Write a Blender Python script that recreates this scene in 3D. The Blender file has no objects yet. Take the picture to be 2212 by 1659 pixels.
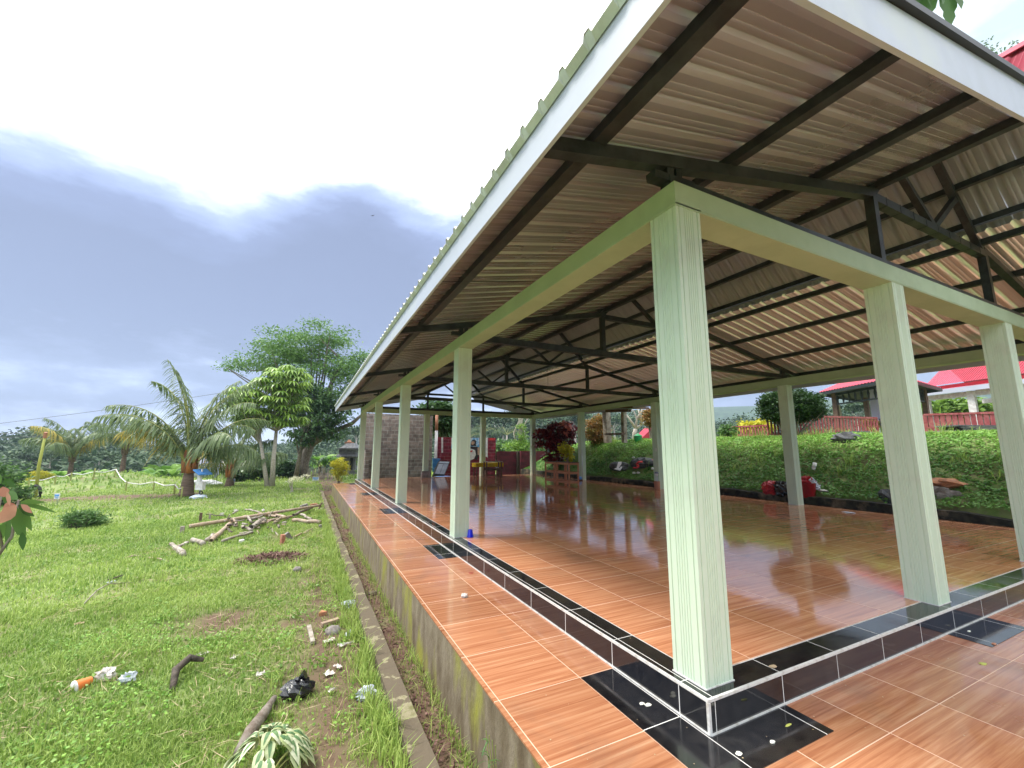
import bpy, math, random
import numpy as np
from mathutils import Vector, Matrix
rnd = random.Random(7); RG = np.random.default_rng(7)
SC = bpy.context.scene; COL = SC.collection; PI = math.pi
# ------------------------------------------------------------------ camera
C = np.array([-2.19902, -1.88543, 1.44275]); YA, PT, RO, F = 0.455924, 0.154961, 0.00297, 895.7626
FW = np.array([math.sin(YA)*math.cos(PT), math.cos(YA)*math.cos(PT), math.sin(PT)])
RT = np.array([math.cos(YA), -math.sin(YA), 0.0]); UP = np.cross(RT, FW)
R2 = math.cos(RO)*RT + math.sin(RO)*UP; U2 = -math.sin(RO)*RT + math.cos(RO)*UP
cam = bpy.data.cameras.new('camera'); camo = bpy.data.objects.new('camera', cam); COL.objects.link(camo)
camo.matrix_world = Matrix(((R2[0], U2[0], -FW[0], C[0]), (R2[1], U2[1], -FW[1], C[1]), (R2[2], U2[2], -FW[2], C[2]), (0, 0, 0, 1)))
cam.lens = F/2212*36; cam.sensor_width = 36; cam.clip_start = 0.02; cam.clip_end = 6000
SC.camera = camo
# ------------------------------------------------------------------ world, sun, exposure
SUN_EL, SUN_AZ = math.radians(58), math.radians(-60)      # azimuth from +Y towards +X
W = bpy.data.worlds.new('World'); SC.world = W; W.use_nodes = True
nt = W.node_tree; nt.nodes.clear(); N = nt.nodes; LK = nt.links
def nd(t, **k):
    n = N.new(t)
    for a, v in k.items(): setattr(n, a, v)
    return n
def mth(op, a, b=None, c=None, clamp=False):
    n = N.new('ShaderNodeMath'); n.operation = op; n.use_clamp = clamp
    for i, v in enumerate((a, b, c)):
        if v is None: continue
        if isinstance(v, (int, float)): n.inputs[i].default_value = v
        else: LK.new(v, n.inputs[i])
    return n.outputs[0]
out = nd('ShaderNodeOutputWorld')
sky = nd('ShaderNodeTexSky', sky_type='NISHITA', sun_disc=False, sun_elevation=SUN_EL, sun_rotation=SUN_AZ)
bg1 = nd('ShaderNodeBackground'); bg1.inputs[1].default_value = 0.1; LK.new(sky.outputs[0], bg1.inputs[0])
tc = nd('ShaderNodeTexCoord'); dv = tc.outputs['Generated']
sep = nd('ShaderNodeSeparateXYZ'); LK.new(dv, sep.inputs[0])
def noise(scale, detail, rough, stretch=(1, 1, 2.2), off=(0, 0, 0)):
    m = nd('ShaderNodeMapping'); m.inputs['Scale'].default_value = stretch; m.inputs['Location'].default_value = off; LK.new(dv, m.inputs[0])
    n = nd('ShaderNodeTexNoise'); n.inputs['Scale'].default_value = scale; n.inputs['Detail'].default_value = detail; n.inputs['Roughness'].default_value = rough
    LK.new(m.outputs[0], n.inputs[0]); return n.outputs[0]
def lobe(px, py, r0, r1):                                  # soft bright or dark bank of cloud round one direction of the sky
    d = FW + R2*(px-1106)/F + U2*(829.5-py)/F; d = d/np.linalg.norm(d)
    v = nd('ShaderNodeVectorMath', operation='DOT_PRODUCT'); LK.new(dv, v.inputs[0]); v.inputs[1].default_value = tuple(d)
    m = nd('ShaderNodeMapRange', interpolation_type='SMOOTHSTEP')
    LK.new(v.outputs['Value'], m.inputs[0]); m.inputs[1].default_value = math.cos(math.radians(r1)); m.inputs[2].default_value = math.cos(math.radians(r0))
    return m.outputs[0]
nA = noise(2.3, 7, .55); nB = noise(5.5, 8, .6, (1, 1, 3), (3, 1, 2))
e = mth('ADD', sep.outputs[2], mth('MULTIPLY', mth('SUBTRACT', nA, .5), .17))
e = mth('ADD', e, mth('MULTIPLY', mth('SUBTRACT', nB, .5), .15))
nC = noise(13, 8, .62, (1, 1, 2.6), (7, 5, 1)); e = mth('ADD', e, mth('MULTIPLY', mth('SUBTRACT', nC, .5), .07))
e = mth('ADD', e, mth('MULTIPLY', lobe(330, 150, 3, 22), .10))
e = mth('SUBTRACT', e, mth('MULTIPLY', lobe(950, 640, 2, 26), .16))
e = mth('SUBTRACT', e, mth('MULTIPLY', lobe(500, 600, 3, 26), .15))
e = mth('SUBTRACT', e, mth('MULTIPLY', lobe(-80, 520, 3, 24), .07))
low = mth('ADD', sep.outputs[2], mth('MULTIPLY', mth('SUBTRACT', nB, .5), .55)); low = mth('ADD', low, mth('MULTIPLY', mth('SUBTRACT', nC, .5), .16)); e = mth('MAXIMUM', e, mth('MINIMUM', low, .20))
rmp = nd('ShaderNodeValToRGB'); LK.new(e, rmp.inputs[0]); el = rmp.color_ramp.elements
stops = [(0.0, (.58, .66, .80)), (.02, (.45, .53, .70)), (.05, (.36, .42, .58)), (.11, (.23, .275, .41)), (.19, (.175, .21, .32)), (.27, (.21, .255, .40)), (.34, (.36, .44, .68)), (.40, (.85, .93, 1.1)), (.5, (1.7, 1.75, 1.8)), (.75, (1.9, 1.95, 1.95)), (1.0, (1.5, 1.6, 1.65))]
while len(el) < len(stops): el.new(.5)
for i, (p, c) in enumerate(stops): el[i].position = p; el[i].color = (*c, 1)
mxr = nd('ShaderNodeMix', data_type='RGBA'); LK.new(rmp.outputs[0], mxr.inputs[6]); mxr.inputs[7].default_value = (.52, .62, .67, 1)
gap = mth('MAXIMUM', mth('MULTIPLY', lobe(1050, 40, 2, 13), .8), mth('MULTIPLY', lobe(2100, 60, 8, 34), .95))
gap = mth('MULTIPLY', gap, mth('ADD', .55, mth('MULTIPLY', nB, .9)), clamp=True)
LK.new(gap, mxr.inputs[0])
bg2 = nd('ShaderNodeBackground'); LK.new(mxr.outputs[2], bg2.inputs[0]); bg2.inputs[1].default_value = 1.0
ms = nd('ShaderNodeMixShader'); ms.inputs[0].default_value = .94
LK.new(bg1.outputs[0], ms.inputs[1]); LK.new(bg2.outputs[0], ms.inputs[2]); LK.new(ms.outputs[0], out.inputs[0])
sl = bpy.data.lights.new('sun', 'SUN'); sl.energy = 2.2; sl.angle = math.radians(14); sl.color = (1, .96, .88)
so = bpy.data.objects.new('sun', sl); COL.objects.link(so)
sd = Vector((math.sin(SUN_AZ)*math.cos(SUN_EL), math.cos(SUN_AZ)*math.cos(SUN_EL), math.sin(SUN_EL)))
so.rotation_euler = sd.to_track_quat('Z', 'Y').to_euler()
SC.view_settings.view_transform = 'Standard'; SC.view_settings.look = 'None'; SC.view_settings.exposure = 0.8; SC.view_settings.gamma = 1
SC.cycles.use_denoising = True; SC.cycles.max_bounces = 8; SC.cycles.volume_bounces = 0; SC.cycles.transparent_max_bounces = 8
# ------------------------------------------------------------------ surveying helpers
def ray(px, py): return FW + R2*(px-1106)/F + U2*(829.5-py)/F
def at(px, py, **k):
    d = ray(px, py); a, v = list(k.items())[0]; i = 'XYZ'.index(a); return C + (v-C[i])/d[i]*d
def posD(px, py, D): return C + ray(px, py)*D
CW = at(1050, 1400, Z=-.64)
def smooth(t): t = np.clip(t, 0, 1); return t*t*(3-2*t)
def az(px): return YA + math.atan((px-1106)/F)
_HX = np.array([-300, 0, 60, 150, 250, 430, 600, 700, 760, 950, 1100, 1250, 1400, 1540, 1640, 1780, 1880, 2200, 2600]); _HY = np.array([950, 958, 948, 955, 962, 975, 962, 950, 936, 915, 905, 900, 900, 914, 916, 906, 906, 915, 930])
_HA = np.array([az(p) for p in _HX])
def vn(x, y, s, seed=0):                                       # cheap smooth noise
    x = np.asarray(x, float)/s; y = np.asarray(y, float)/s
    return (np.sin(1.7*x+seed)+np.sin(1.3*y+2.1*seed)+np.sin(.9*x+1.9*y+.7*seed)+np.sin(-1.6*x+1.1*y+1.3*seed))/4
def G(x, y):
    x = np.asarray(x, float); y = np.asarray(y, float)
    dx, dy = x-C[0], y-C[1]; r = np.hypot(dx, dy); a = np.arctan2(dx, dy)
    z = -.64 + .05*vn(x, y, 1.6, 1) + .02*vn(x, y, .4, 5)
    z = z - .25*smooth((-x-9)/8)*smooth((y-14)/6)
    z = z + .1*np.exp(-((x+4.2)**2+(y-20)**2)/14)
    # jump mounds of the dirt track
    m = MOUNDS
    for (mx, my, rx, ry, h) in m: z = z + h*np.exp(-(((x-mx)/rx)**2+((y-my)/ry)**2)**1.5)
    z = np.where((x > -1.3) & (x < 10.15) & (y > -6) & (y < 20.4), -.76+.02*vn(x, y, .3, 2), z)
    # right-hand embankment
    zt = 1.85-.7*smooth((y-18)/6) - .25*smooth((2-y)/4)
    s = .16 + (zt-.16)*smooth((x-10.1)/2.9)**.8 + .05*vn(x, y, .7, 3)
    s = np.where(x > 10.3, s, -.5)
    s = s + .0*x
    fade = smooth((26-y)/5)
    z = np.where(x > 10.15, np.maximum(z, s*fade + z*(1-fade)), z)
    # valley and forest hill
    sky_y = np.interp(a, _HA, _HY); zh = 1.44+(970-sky_y)/F*190-6
    val = -7.0
    zf = np.where(r < 75, z+(val-z)*smooth((r-38)/34), val+(zh-val)*smooth((r-75)/115))
    zf = np.where(r > 190, zh-(zh+6)*smooth((r-200)/200), zf)
    zm = -6 + (7+np.maximum(0, np.interp(a, _HA, (970-np.array([966,966,966,968,968,968,965,955,935,915,905,895,892,888,890,884,886,890,900]))/F*900)))*smooth((r-480)/420) + 6*vn(x, y, 60, 4)*smooth((r-480)/300)
    zf = np.where(r > 440, np.maximum(zf, zm), zf)
    behind = (np.abs(a-YA) > 1.35)
    zf = np.where(behind & (r > 38), z, zf)
    return np.where(r > 38, zf, z)
MOUNDS = []
def gnd(px, py, dz=0):
    d = ray(px, py); t = .5; last = .5
    while t < 120:
        p = C+d*t
        if p[2] < float(G(p[0], p[1])): break
        last = t; t += max(.05, t*.01)
    for _ in range(12):
        m = (last+t)/2; p = C+d*m
        if p[2] < float(G(p[0], p[1])): t = m
        else: last = m
    p = C+d*t; return np.array([p[0], p[1], float(G(p[0], p[1]))+dz])
MOUNDS = [(*at(165, 1052, Z=-.75)[:2], 3.6, 2.0, .42), (*at(245, 1047, Z=-.75)[:2], 2.2, 2.2, .34)]
# ------------------------------------------------------------------ materials
def mat(name, c, rough=.6, metal=0, c2=None, scale=6, lo=.4, hi=.6, bump=0, bscale=None, stretch=(1, 1, 1), detail=6, c3=None, s3=1.5, coat=0, spec=.5, attr=None, trans=0, rvar=0, alpha=None):
    m = bpy.data.materials.new(name); m.use_nodes = True; t = m.node_tree; L = t.links; P = t.nodes['Principled BSDF']
    P.inputs['Base Color'].default_value = (*c, 1); P.inputs['Roughness'].default_value = rough; P.inputs['Metallic'].default_value = metal
    P.inputs['Specular IOR Level'].default_value = spec; P.inputs['Coat Weight'].default_value = coat; P.inputs['Coat Roughness'].default_value = .08
    co = t.nodes.new('ShaderNodeTexCoord'); mp = t.nodes.new('ShaderNodeMapping'); mp.inputs['Scale'].default_value = stretch; L.new(co.outputs['Object'], mp.inputs[0])
    def ns(s, d=detail):
        n = t.nodes.new('ShaderNodeTexNoise'); n.inputs['Scale'].default_value = s; n.inputs['Detail'].default_value = d; n.inputs['Roughness'].default_value = .6; L.new(mp.outputs[0], n.inputs[0]); return n.outputs[0]
    def rng(v, a, b, x=0, y=1):
        n = t.nodes.new('ShaderNodeMapRange'); L.new(v, n.inputs[0]); n.inputs[1].default_value = a; n.inputs[2].default_value = b; n.inputs[3].default_value = x; n.inputs[4].default_value = y; return n.outputs[0]
    cur = None
    def mix(f, a, b):
        n = t.nodes.new('ShaderNodeMix'); n.data_type = 'RGBA'; L.new(f, n.inputs[0])
        for i, v in ((6, a), (7, b)):
            if isinstance(v, tuple): n.inputs[i].default_value = (*v, 1)
            else: L.new(v, n.inputs[i])
        return n.outputs[2]
    cur = c
    if c2 is not None:
        if attr:
            an = t.nodes.new('ShaderNodeAttribute'); an.attribute_name = attr; cur = mix(an.outputs['Fac'], c, c2)
        else: cur = mix(rng(ns(scale), lo, hi), c, c2)
    if c3 is not None: cur = mix(rng(ns(s3, 5), .52, .68), cur, c3)
    if not isinstance(cur, tuple): L.new(cur, P.inputs['Base Color'])
    if rvar: L.new(rng(ns(scale*.7), .3, .7, rough-rvar, rough+rvar), P.inputs['Roughness'])
    if bump:
        b = t.nodes.new('ShaderNodeBump'); b.inputs['Strength'].default_value = bump; b.inputs['Distance'].default_value = .02; L.new(ns(bscale or scale*3), b.inputs['Height']); L.new(b.outputs[0], P.inputs['Normal'])
    if trans:
        tr = t.nodes.new('ShaderNodeBsdfTranslucent'); mx = t.nodes.new('ShaderNodeMixShader'); mx.inputs[0].default_value = trans
        if isinstance(cur, tuple): tr.inputs[0].default_value = (*cur, 1)
        else: L.new(cur, tr.inputs[0])
        L.new(P.outputs[0], mx.inputs[1]); L.new(tr.outputs[0], mx.inputs[2]); L.new(mx.outputs[0], t.nodes['Material Output'].inputs[0])
    return m
def leafmat(name, c, c2, rough=.45, trans=.3): return mat(name, c, rough, c2=c2, attr='rnd', trans=trans, spec=.35)
TP = .639
def tilemat(name, dark=False, val=.82, ox=.055, oy=.215, rough=.1, wet=False, vertical=False):
    m = bpy.data.materials.new(name); m.use_nodes = True; t = m.node_tree; L = t.links; P = t.nodes['Principled BSDF']; nw = t.nodes.new
    geo = nw('ShaderNodeTexCoord'); sp = nw('ShaderNodeSeparateXYZ'); L.new(geo.outputs['Object'], sp.inputs[0])
    def M_(op, a, b=0.0, c=None):
        n = nw('ShaderNodeMath'); n.operation = op
        for i, v in enumerate((a, b, c)):
            if v is None: continue
            if isinstance(v, (int, float)): n.inputs[i].default_value = v
            else: L.new(v, n.inputs[i])
        return n.outputs[0]
    ux = M_('DIVIDE', M_('SUBTRACT', sp.outputs[0], ox), TP); uy = M_('DIVIDE', M_('SUBTRACT', sp.outputs[1], oy), TP)
    gr = []
    for u in (ux, uy):
        f = M_('FRACT', u); d = M_('MINIMUM', f, M_('SUBTRACT', 1.0, f)); gr.append(M_('LESS_THAN', d, .0045))
    line = M_('MAXIMUM', gr[0], gr[1])
    cmb = nw('ShaderNodeCombineXYZ'); L.new(M_('FLOOR', ux), cmb.inputs[0]); L.new(M_('FLOOR', uy), cmb.inputs[1])
    wn = nw('ShaderNodeTexWhiteNoise'); wn.noise_dimensions = '3D'; L.new(cmb.outputs[0], wn.inputs[0])
    # wood streaks run along X, shifted tile by tile
    off = nw('ShaderNodeVectorMath'); off.operation = 'MULTIPLY_ADD'; L.new(wn.outputs['Color'], off.inputs[0]); off.inputs[1].default_value = (13, 9, 5); L.new(geo.outputs['Object'], off.inputs[2])
    def ns(scale, sx, sy, det=5, src=None):
        mp = nw('ShaderNodeMapping'); mp.inputs['Scale'].default_value = (sx, sy, 1); L.new((src or off.outputs[0]), mp.inputs[0])
        n = nw('ShaderNodeTexNoise'); n.inputs['Scale'].default_value = scale; n.inputs['Detail'].default_value = det; n.inputs['Roughness'].default_value = .62; n.inputs['Distortion'].default_value = .6; L.new(mp.outputs[0], n.inputs[0]); return n.outputs[0]
    if not dark:
        rp = nw('ShaderNodeValToRGB'); L.new(ns(3.2, .3, 10), rp.inputs[0]); el = rp.color_ramp.elements
        st = [(.26, (.40, .15, .08)), (.42, (.56, .245, .14)), (.55, (.68, .33, .19)), (.7, (.80, .45, .28))]
        while len(el) < 4: el.new(.5)
        for i, (p, c) in enumerate(st): el[i].position = p; el[i].color = (*c, 1)
        fine = ns(6, .3, 12, 3)
        mx = nw('ShaderNodeMix'); mx.data_type = 'RGBA'; mx.blend_type = 'OVERLAY'; mx.inputs[0].default_value = .22; L.new(rp.outputs[0], mx.inputs[6]); L.new(fine, mx.inputs[7])
        hv = nw('ShaderNodeHueSaturation'); L.new(mx.outputs[2], hv.inputs['Color']); L.new(M_('MULTIPLY_ADD', wn.outputs['Value'], .2, val-.1), hv.inputs['Value']); hv.inputs['Saturation'].default_value = 1.08; basec = hv.outputs[0]
        gc = (.74, .50, .36, 1)
    else:
        rp = nw('ShaderNodeValToRGB'); L.new(ns(14, 1, 1, 8, geo.outputs['Object']), rp.inputs[0]); el = rp.color_ramp.elements
        el[0].position = .35; el[0].color = (.004, .004, .006, 1); el[1].position = .78; el[1].color = (.022, .02, .02, 1); basec = rp.outputs[0]; gc = (.8, .78, .74, 1)
    mg = nw('ShaderNodeMix'); mg.data_type = 'RGBA'; mg.inputs[7].default_value = gc; L.new(basec, mg.inputs[6])
    L.new(line, mg.inputs[0])
    dn = nw('ShaderNodeMapRange'); L.new(ns(1.1, 1, 1, 7, geo.outputs['Object']), dn.inputs[0]); dn.inputs[1].default_value = .56; dn.inputs[2].default_value = .75; dn.inputs[3].default_value = 0; dn.inputs[4].default_value = .5
    md = nw('ShaderNodeMix'); md.data_type = 'RGBA'; L.new(dn.outputs[0], md.inputs[0]); L.new(mg.outputs[2], md.inputs[6]); md.inputs[7].default_value = (.16, .11, .08, 1) if not dark else (.06, .055, .05, 1)
    L.new(md.outputs[2], P.inputs['Base Color'])
    rr = nw('ShaderNodeMapRange'); L.new(ns(2.3, 1, 1, 6, geo.outputs['Object']), rr.inputs[0]); rr.inputs[1].default_value = .35; rr.inputs[2].default_value = .7; rr.inputs[3].default_value = rough*.45; rr.inputs[4].default_value = rough*2.0
    L.new(M_('MAXIMUM', rr.outputs[0], M_('MULTIPLY', line, .6)), P.inputs['Roughness'])
    P.inputs['Specular IOR Level'].default_value = .7
    b = nw('ShaderNodeBump'); b.inputs['Strength'].default_value = .15 if not dark else .08; b.inputs['Distance'].default_value = .004
    L.new(M_('SUBTRACT', ns(7, .45, 2.4, 3, geo.outputs['Object']), M_('MULTIPLY', line, .5)), b.inputs['Height']); L.new(b.outputs[0], P.inputs['Normal'])
    return m
def brickmat(name, c1, c2, mo, bw=.4, bh=.2, mort=.012, rough=.85, stain=None):
    m = bpy.data.materials.new(name); m.use_nodes = True; t = m.node_tree; L = t.links; P = t.nodes['Principled BSDF']; nw = t.nodes.new
    tcn = nw('ShaderNodeTexCoord'); sp = nw('ShaderNodeSeparateXYZ'); L.new(tcn.outputs['Object'], sp.inputs[0]); cb = nw('ShaderNodeCombineXYZ')
    ad = nw('ShaderNodeMath'); ad.operation = 'ADD'; L.new(sp.outputs[0], ad.inputs[0]); L.new(sp.outputs[1], ad.inputs[1]); L.new(ad.outputs[0], cb.inputs[0]); L.new(sp.outputs[2], cb.inputs[1])
    b = nw('ShaderNodeTexBrick'); L.new(cb.outputs[0], b.inputs[0]); b.inputs['Scale'].default_value = 1
    b.inputs['Brick Width'].default_value = bw; b.inputs['Row Height'].default_value = bh; b.inputs['Mortar Size'].default_value = mort; b.inputs['Mortar Smooth'].default_value = .3
    b.inputs['Color1'].default_value = (*c1, 1); b.inputs['Color2'].default_value = (*c2, 1); b.inputs['Mortar'].default_value = (*mo, 1)
    n = nw('ShaderNodeTexNoise'); n.inputs['Scale'].default_value = 5; n.inputs['Detail'].default_value = 8; L.new(tcn.outputs['Object'], n.inputs[0])
    mx = nw('ShaderNodeMix'); mx.data_type = 'RGBA'; mx.blend_type = 'MULTIPLY'; mx.inputs[0].default_value = .8
    r = nw('ShaderNodeMapRange'); L.new(n.outputs[0], r.inputs[0]); r.inputs[1].default_value = .3; r.inputs[2].default_value = .65; r.inputs[3].default_value = .45; r.inputs[4].default_value = 1.15
    L.new(b.outputs['Color'], mx.inputs[6]); L.new(r.outputs[0], mx.inputs[7]); L.new(mx.outputs[2], P.inputs['Base Color']); P.inputs['Roughness'].default_value = rough
    bp = nw('ShaderNodeBump'); bp.inputs['Strength'].default_value = .7; bp.inputs['Distance'].default_value = .01; bp.invert = True; L.new(b.outputs['Fac'], bp.inputs['Height']); L.new(bp.outputs[0], P.inputs['Normal'])
    return m
M = dict(
 paint=mat('mint_paint', (.59, .70, .55), .5, c2=(.56, .67, .52), scale=2.0, lo=.3, hi=.7, c3=(.55, .63, .50), s3=3),
 beam=mat('green_paint', (.41, .51, .35), .6, c2=(.37, .47, .31), scale=2, c3=(.36, .45, .30), s3=3),
 steel=mat('dark_steel_paint', (.017, .021, .019), .42, c2=(.032, .038, .036), scale=9, spec=.4),
 sheet=mat('bare_metal_sheet', (.94, .88, .86), .22, .62, rvar=.05, scale=2),
 greysheet=mat('pale_green_grey_sheet', (.64, .68, .67), .5, 0, c2=(.52, .55, .53), scale=4),
 redsheet=mat('red_metal_sheet', (.52, .05, .09), .5, c2=(.45, .05, .08), scale=2),
 white=mat('white_fascia_paint', (.47, .50, .60), .5, c2=(.43, .46, .54), scale=2, stretch=(1, .25, 1), c3=(.50, .53, .56), s3=1.5),
 trim=mat('white_edge_trim', (.66, .65, .62), .4, c2=(.42, .38, .33), scale=16, lo=.5, hi=.7),
 tile=tilemat('wood_look_tile', val=.88, rough=.055), tileout=tilemat('wood_look_tile_outside', val=.70, rough=.14, ox=-.31, oy=.203),
 black=tilemat('black_granite_tile', True, rough=.09), blackout=tilemat('black_granite_tile_outside', True, rough=.1, ox=-.02, oy=.203),
 riser=tilemat('black_riser_tile', True, rough=.08, ox=.055, oy=.218),
 concrete=mat('mossy_concrete', (.12, .085, .045), .88, c2=(.27, .22, .15), scale=4, lo=.35, hi=.68, c3=(.27, .26, .035), s3=1.6, bump=.7, bscale=22, stretch=(1, 1.5, .6), detail=10),
 curb=mat('flaking_curb', (.13, .10, .065), .88, c2=(.42, .36, .25), scale=5, lo=.56, hi=.59, bump=.4, bscale=24, c3=(.16, .15, .06), s3=5),
 soil=mat('dark_soil', (.07, .035, .022), .9, c2=(.13, .08, .055), scale=22, bump=.9, bscale=60),
 bark=mat('grey_brown_bark', (.16, .12, .09), .9, c2=(.27, .23, .19), scale=14, bump=.6, bscale=30, stretch=(1, 1, .4)),
 palebark=mat('pale_bark', (.55, .50, .44), .8, c2=(.38, .33, .27), scale=10, bump=.3, bscale=25, stretch=(1, 1, 3)),
 palmbark=mat('ringed_palm_bark', (.24, .16, .12), .9, c2=(.12, .08, .06), scale=5, bump=.5, stretch=(.5, .5, 5)),
 sheath=mat('orange_brown_sheath', (.50, .17, .04), .7, c2=(.25, .10, .05), scale=7, stretch=(1, 1, .3)),
 petiole=mat('yellow_green_petiole', (.38, .36, .12), .55, c2=(.24, .28, .07), scale=4),
 wood=mat('brown_red_wood', (.62, .26, .13), .5, c2=(.48, .18, .09), scale=5, stretch=(1, 6, 6)),
 darkwood=mat('dark_wood', (.10, .055, .035), .6, c2=(.17, .10, .07), scale=6),
 bamboo=mat('dry_bamboo', (.42, .30, .20), .65, c2=(.29, .21, .15), scale=4, c3=(.48, .40, .31), s3=7, bump=.2),
 oldwood=mat('weathered_wood', (.28, .23, .18), .85, c2=(.46, .41, .35), scale=8, c3=(.16, .12, .09), s3=4, bump=.4),
 darkold=mat('wet_dark_wood', (.055, .042, .03), .8, c2=(.12, .09, .07), scale=14, bump=.7),
 plastic_black=mat('black_plastic_film', (.010, .010, .012), .22, spec=.7, bump=.3, bscale=25),
 plastic_white=mat('white_plastic_film', (.72, .75, .80), .4, c2=(.5, .55, .6), scale=30, bump=.3, trans=.2),
 paper=mat('dirty_paper', (.74, .70, .66), .8, c2=(.5, .42, .36), scale=20),
 red=mat('red_plastic', (.42, .015, .02), .35, c2=(.25, .01, .015), scale=4),
 redfilm=mat('red_plastic_film', (.75, .06, .06), .35, c2=(.45, .03, .05), scale=9, bump=.4, trans=.2),
 blue=mat('blue_plastic', (.01, .02, .62), .3), bluetarp=mat('blue_tarp', (.05, .22, .62), .5, c2=(.12, .34, .72), scale=5),
 orange=mat('orange_cup', (.82, .22, .05), .45), stone=mat('dark_grey_stone', (.055, .058, .065), .8, c2=(.12, .12, .12), scale=10, bump=.8, bscale=14),
 greystone=mat('grey_brown_stone', (.20, .17, .15), .85, c2=(.32, .29, .27), scale=9, bump=.6, bscale=20), orangestone=mat('orange_stone', (.55, .24, .11), .85, c2=(.36, .16, .09), scale=9, bump=.6),
 brick=mat('red_brick', (.36, .13, .08), .85, c2=(.48, .22, .15), scale=12, bump=.4), wallstain=mat('black_mossy_wall', (.018, .016, .012), .9, c2=(.05, .045, .03), scale=6, c3=(.22, .16, .10), s3=2.6, bump=.6),
 blocks=brickmat('grey_block', (.36, .28, .25), (.22, .17, .155), (.42, .40, .38), bw=.40, bh=.205, mort=.014), maroon=brickmat('maroon_painted_brick', (.28, .02, .045), (.17, .014, .03), (.34, .14, .16), bw=.40, bh=.2, mort=.010),
 maroonold=brickmat('old_maroon_block', (.14, .014, .028), (.09, .012, .02), (.06, .02, .02), bw=.40, bh=.2, mort=.010),
 plaster=mat('white_wall_paint', (.78, .76, .76), .7, c2=(.6, .55, .55), scale=6), skyblue=mat('blue_wall_paint', (.10, .33, .62), .7, c2=(.5, .62, .75), scale=5, lo=.45, hi=.55),
 skin=mat('tan_wall_paint', (.55, .36, .26), .7, c2=(.38, .23, .17), scale=9), ink=mat('black_wall_paint', (.03, .025, .03), .7), redpaint=mat('bright_red_paint', (.62, .03, .03), .6, c2=(.45, .03, .04), scale=10),
 grey=mat('grey_blue_board', (.13, .15, .20), .35, c2=(.18, .20, .25), scale=4), dark=mat('near_black', (.006, .006, .007), .5),
 yellowcloth=mat('yellow_flowered_cloth', (.70, .50, .01), .8, c2=(.35, .12, .03), scale=16, lo=.56, hi=.62), fence=mat('faded_red_fence_paint', (.30, .055, .06), .75, c2=(.42, .13, .12), scale=8, stretch=(1, 1, .5)),
 lilac=mat('lilac_paint', (.48, .42, .68), .6), green=mat('green_plastic', (.03, .32, .10), .4), metal=mat('brushed_metal', (.6, .6, .6), .3, 1), shrine=mat('grey_carved_stone', (.20, .20, .21), .85, c2=(.11, .11, .12), scale=6, bump=.5),
 terracotta=mat('terracotta', (.45, .20, .12), .8), tarp=mat('lilac_white_tarp', (.55, .56, .75), .6, c2=(.44, .46, .64), scale=3, bump=.2), sack=mat('white_sack', (.74, .74, .76), .7, c2=(.6, .6, .62), scale=9, bump=.3),
 cyan=mat('pale_blue_board', (.55, .66, .85), .5, c2=(.8, .82, .85), scale=14), yellowpole=mat('yellow_green_bamboo', (.45, .47, .10), .5), rubber=mat('black_rubber', (.02, .02, .02), .7),
 wire=mat('black_cable', (.012, .012, .014), .5), lamp=mat('white_lamp_housing', (.75, .75, .70), .4), petal=mat('white_petal', (.85, .83, .72), .6), shell=mat('tan_leaf', (.45, .33, .2), .7), bird=mat('bird_feathers', (.03, .03, .035), .7),
 grass=leafmat('grass_blades', (.145, .26, .04), (.54, .66, .18), .5, .42), straw=mat('dry_straw', (.50, .40, .24), .8, c2=(.32, .24, .13), attr='rnd'), clover=leafmat('clover_leaves', (.14, .32, .045), (.34, .56, .10)),
 creeper=leafmat('creeper_leaves', (.07, .21, .035), (.35, .58, .12)), lush=leafmat('bright_leaves', (.11, .22, .03), (.27, .42, .07)), mid=leafmat('mid_green_leaves', (.05, .12, .03), (.14, .26, .06)),
 darkleaf=leafmat('dark_glossy_leaves', (.03, .08, .028), (.12, .22, .07), .35), palmleaf=leafmat('palm_leaflets', (.085, .135, .05), (.22, .29, .12), .4), yellowpalm=leafmat('yellowing_leaflets', (.26, .26, .05), (.58, .42, .08), .5),
 bluegreen=leafmat('dull_blue_green_leaves', (.035, .085, .045), (.10, .17, .085)), farleaf=leafmat('far_forest_leaves', (.030, .065, .032), (.10, .16, .06), .6, .15), feather=leafmat('feathery_leaves', (.08, .19, .045), (.26, .42, .11)),
 scheff=leafmat('drooping_leaflets', (.10, .20, .025), (.42, .60, .12), .35), banana=leafmat('banana_leaves', (.13, .30, .04), (.34, .52, .12), .4, .4), goldleaf=leafmat('golden_leaves', (.40, .38, .02), (.72, .66, .06), .5, .35),
 croton=leafmat('wine_red_leaves', (.05, .012, .02), (.30, .04, .045), .4), crotonpink=leafmat('pink_new_leaves', (.45, .10, .09), (.75, .28, .22), .4), varleaf=leafmat('cream_edged_leaves', (.45, .52, .22), (.85, .86, .62), .5, .25), vargreen=leafmat('green_leaf_centres', (.10, .20, .08), (.20, .32, .14), .5, .2),
 redtip=leafmat('orange_tipped_leaves', (.10, .15, .03), (.42, .17, .05), .45), hedgeball=leafmat('ball_tree_leaves', (.016, .045, .014), (.06, .12, .03), .35), pinkleaf=leafmat('salmon_leaves', (.42, .16, .12), (.60, .30, .22), .5, .3), cream=leafmat('cream_flowers', (.75, .72, .5), (.9, .88, .7), .6, .3), mulch=leafmat('brown_husks', (.09, .04, .03), (.26, .15, .12), .8, 0), skyleaf=leafmat('broad_backlit_leaves', (.07, .15, .04), (.12, .24, .06), .4, .55))
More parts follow.
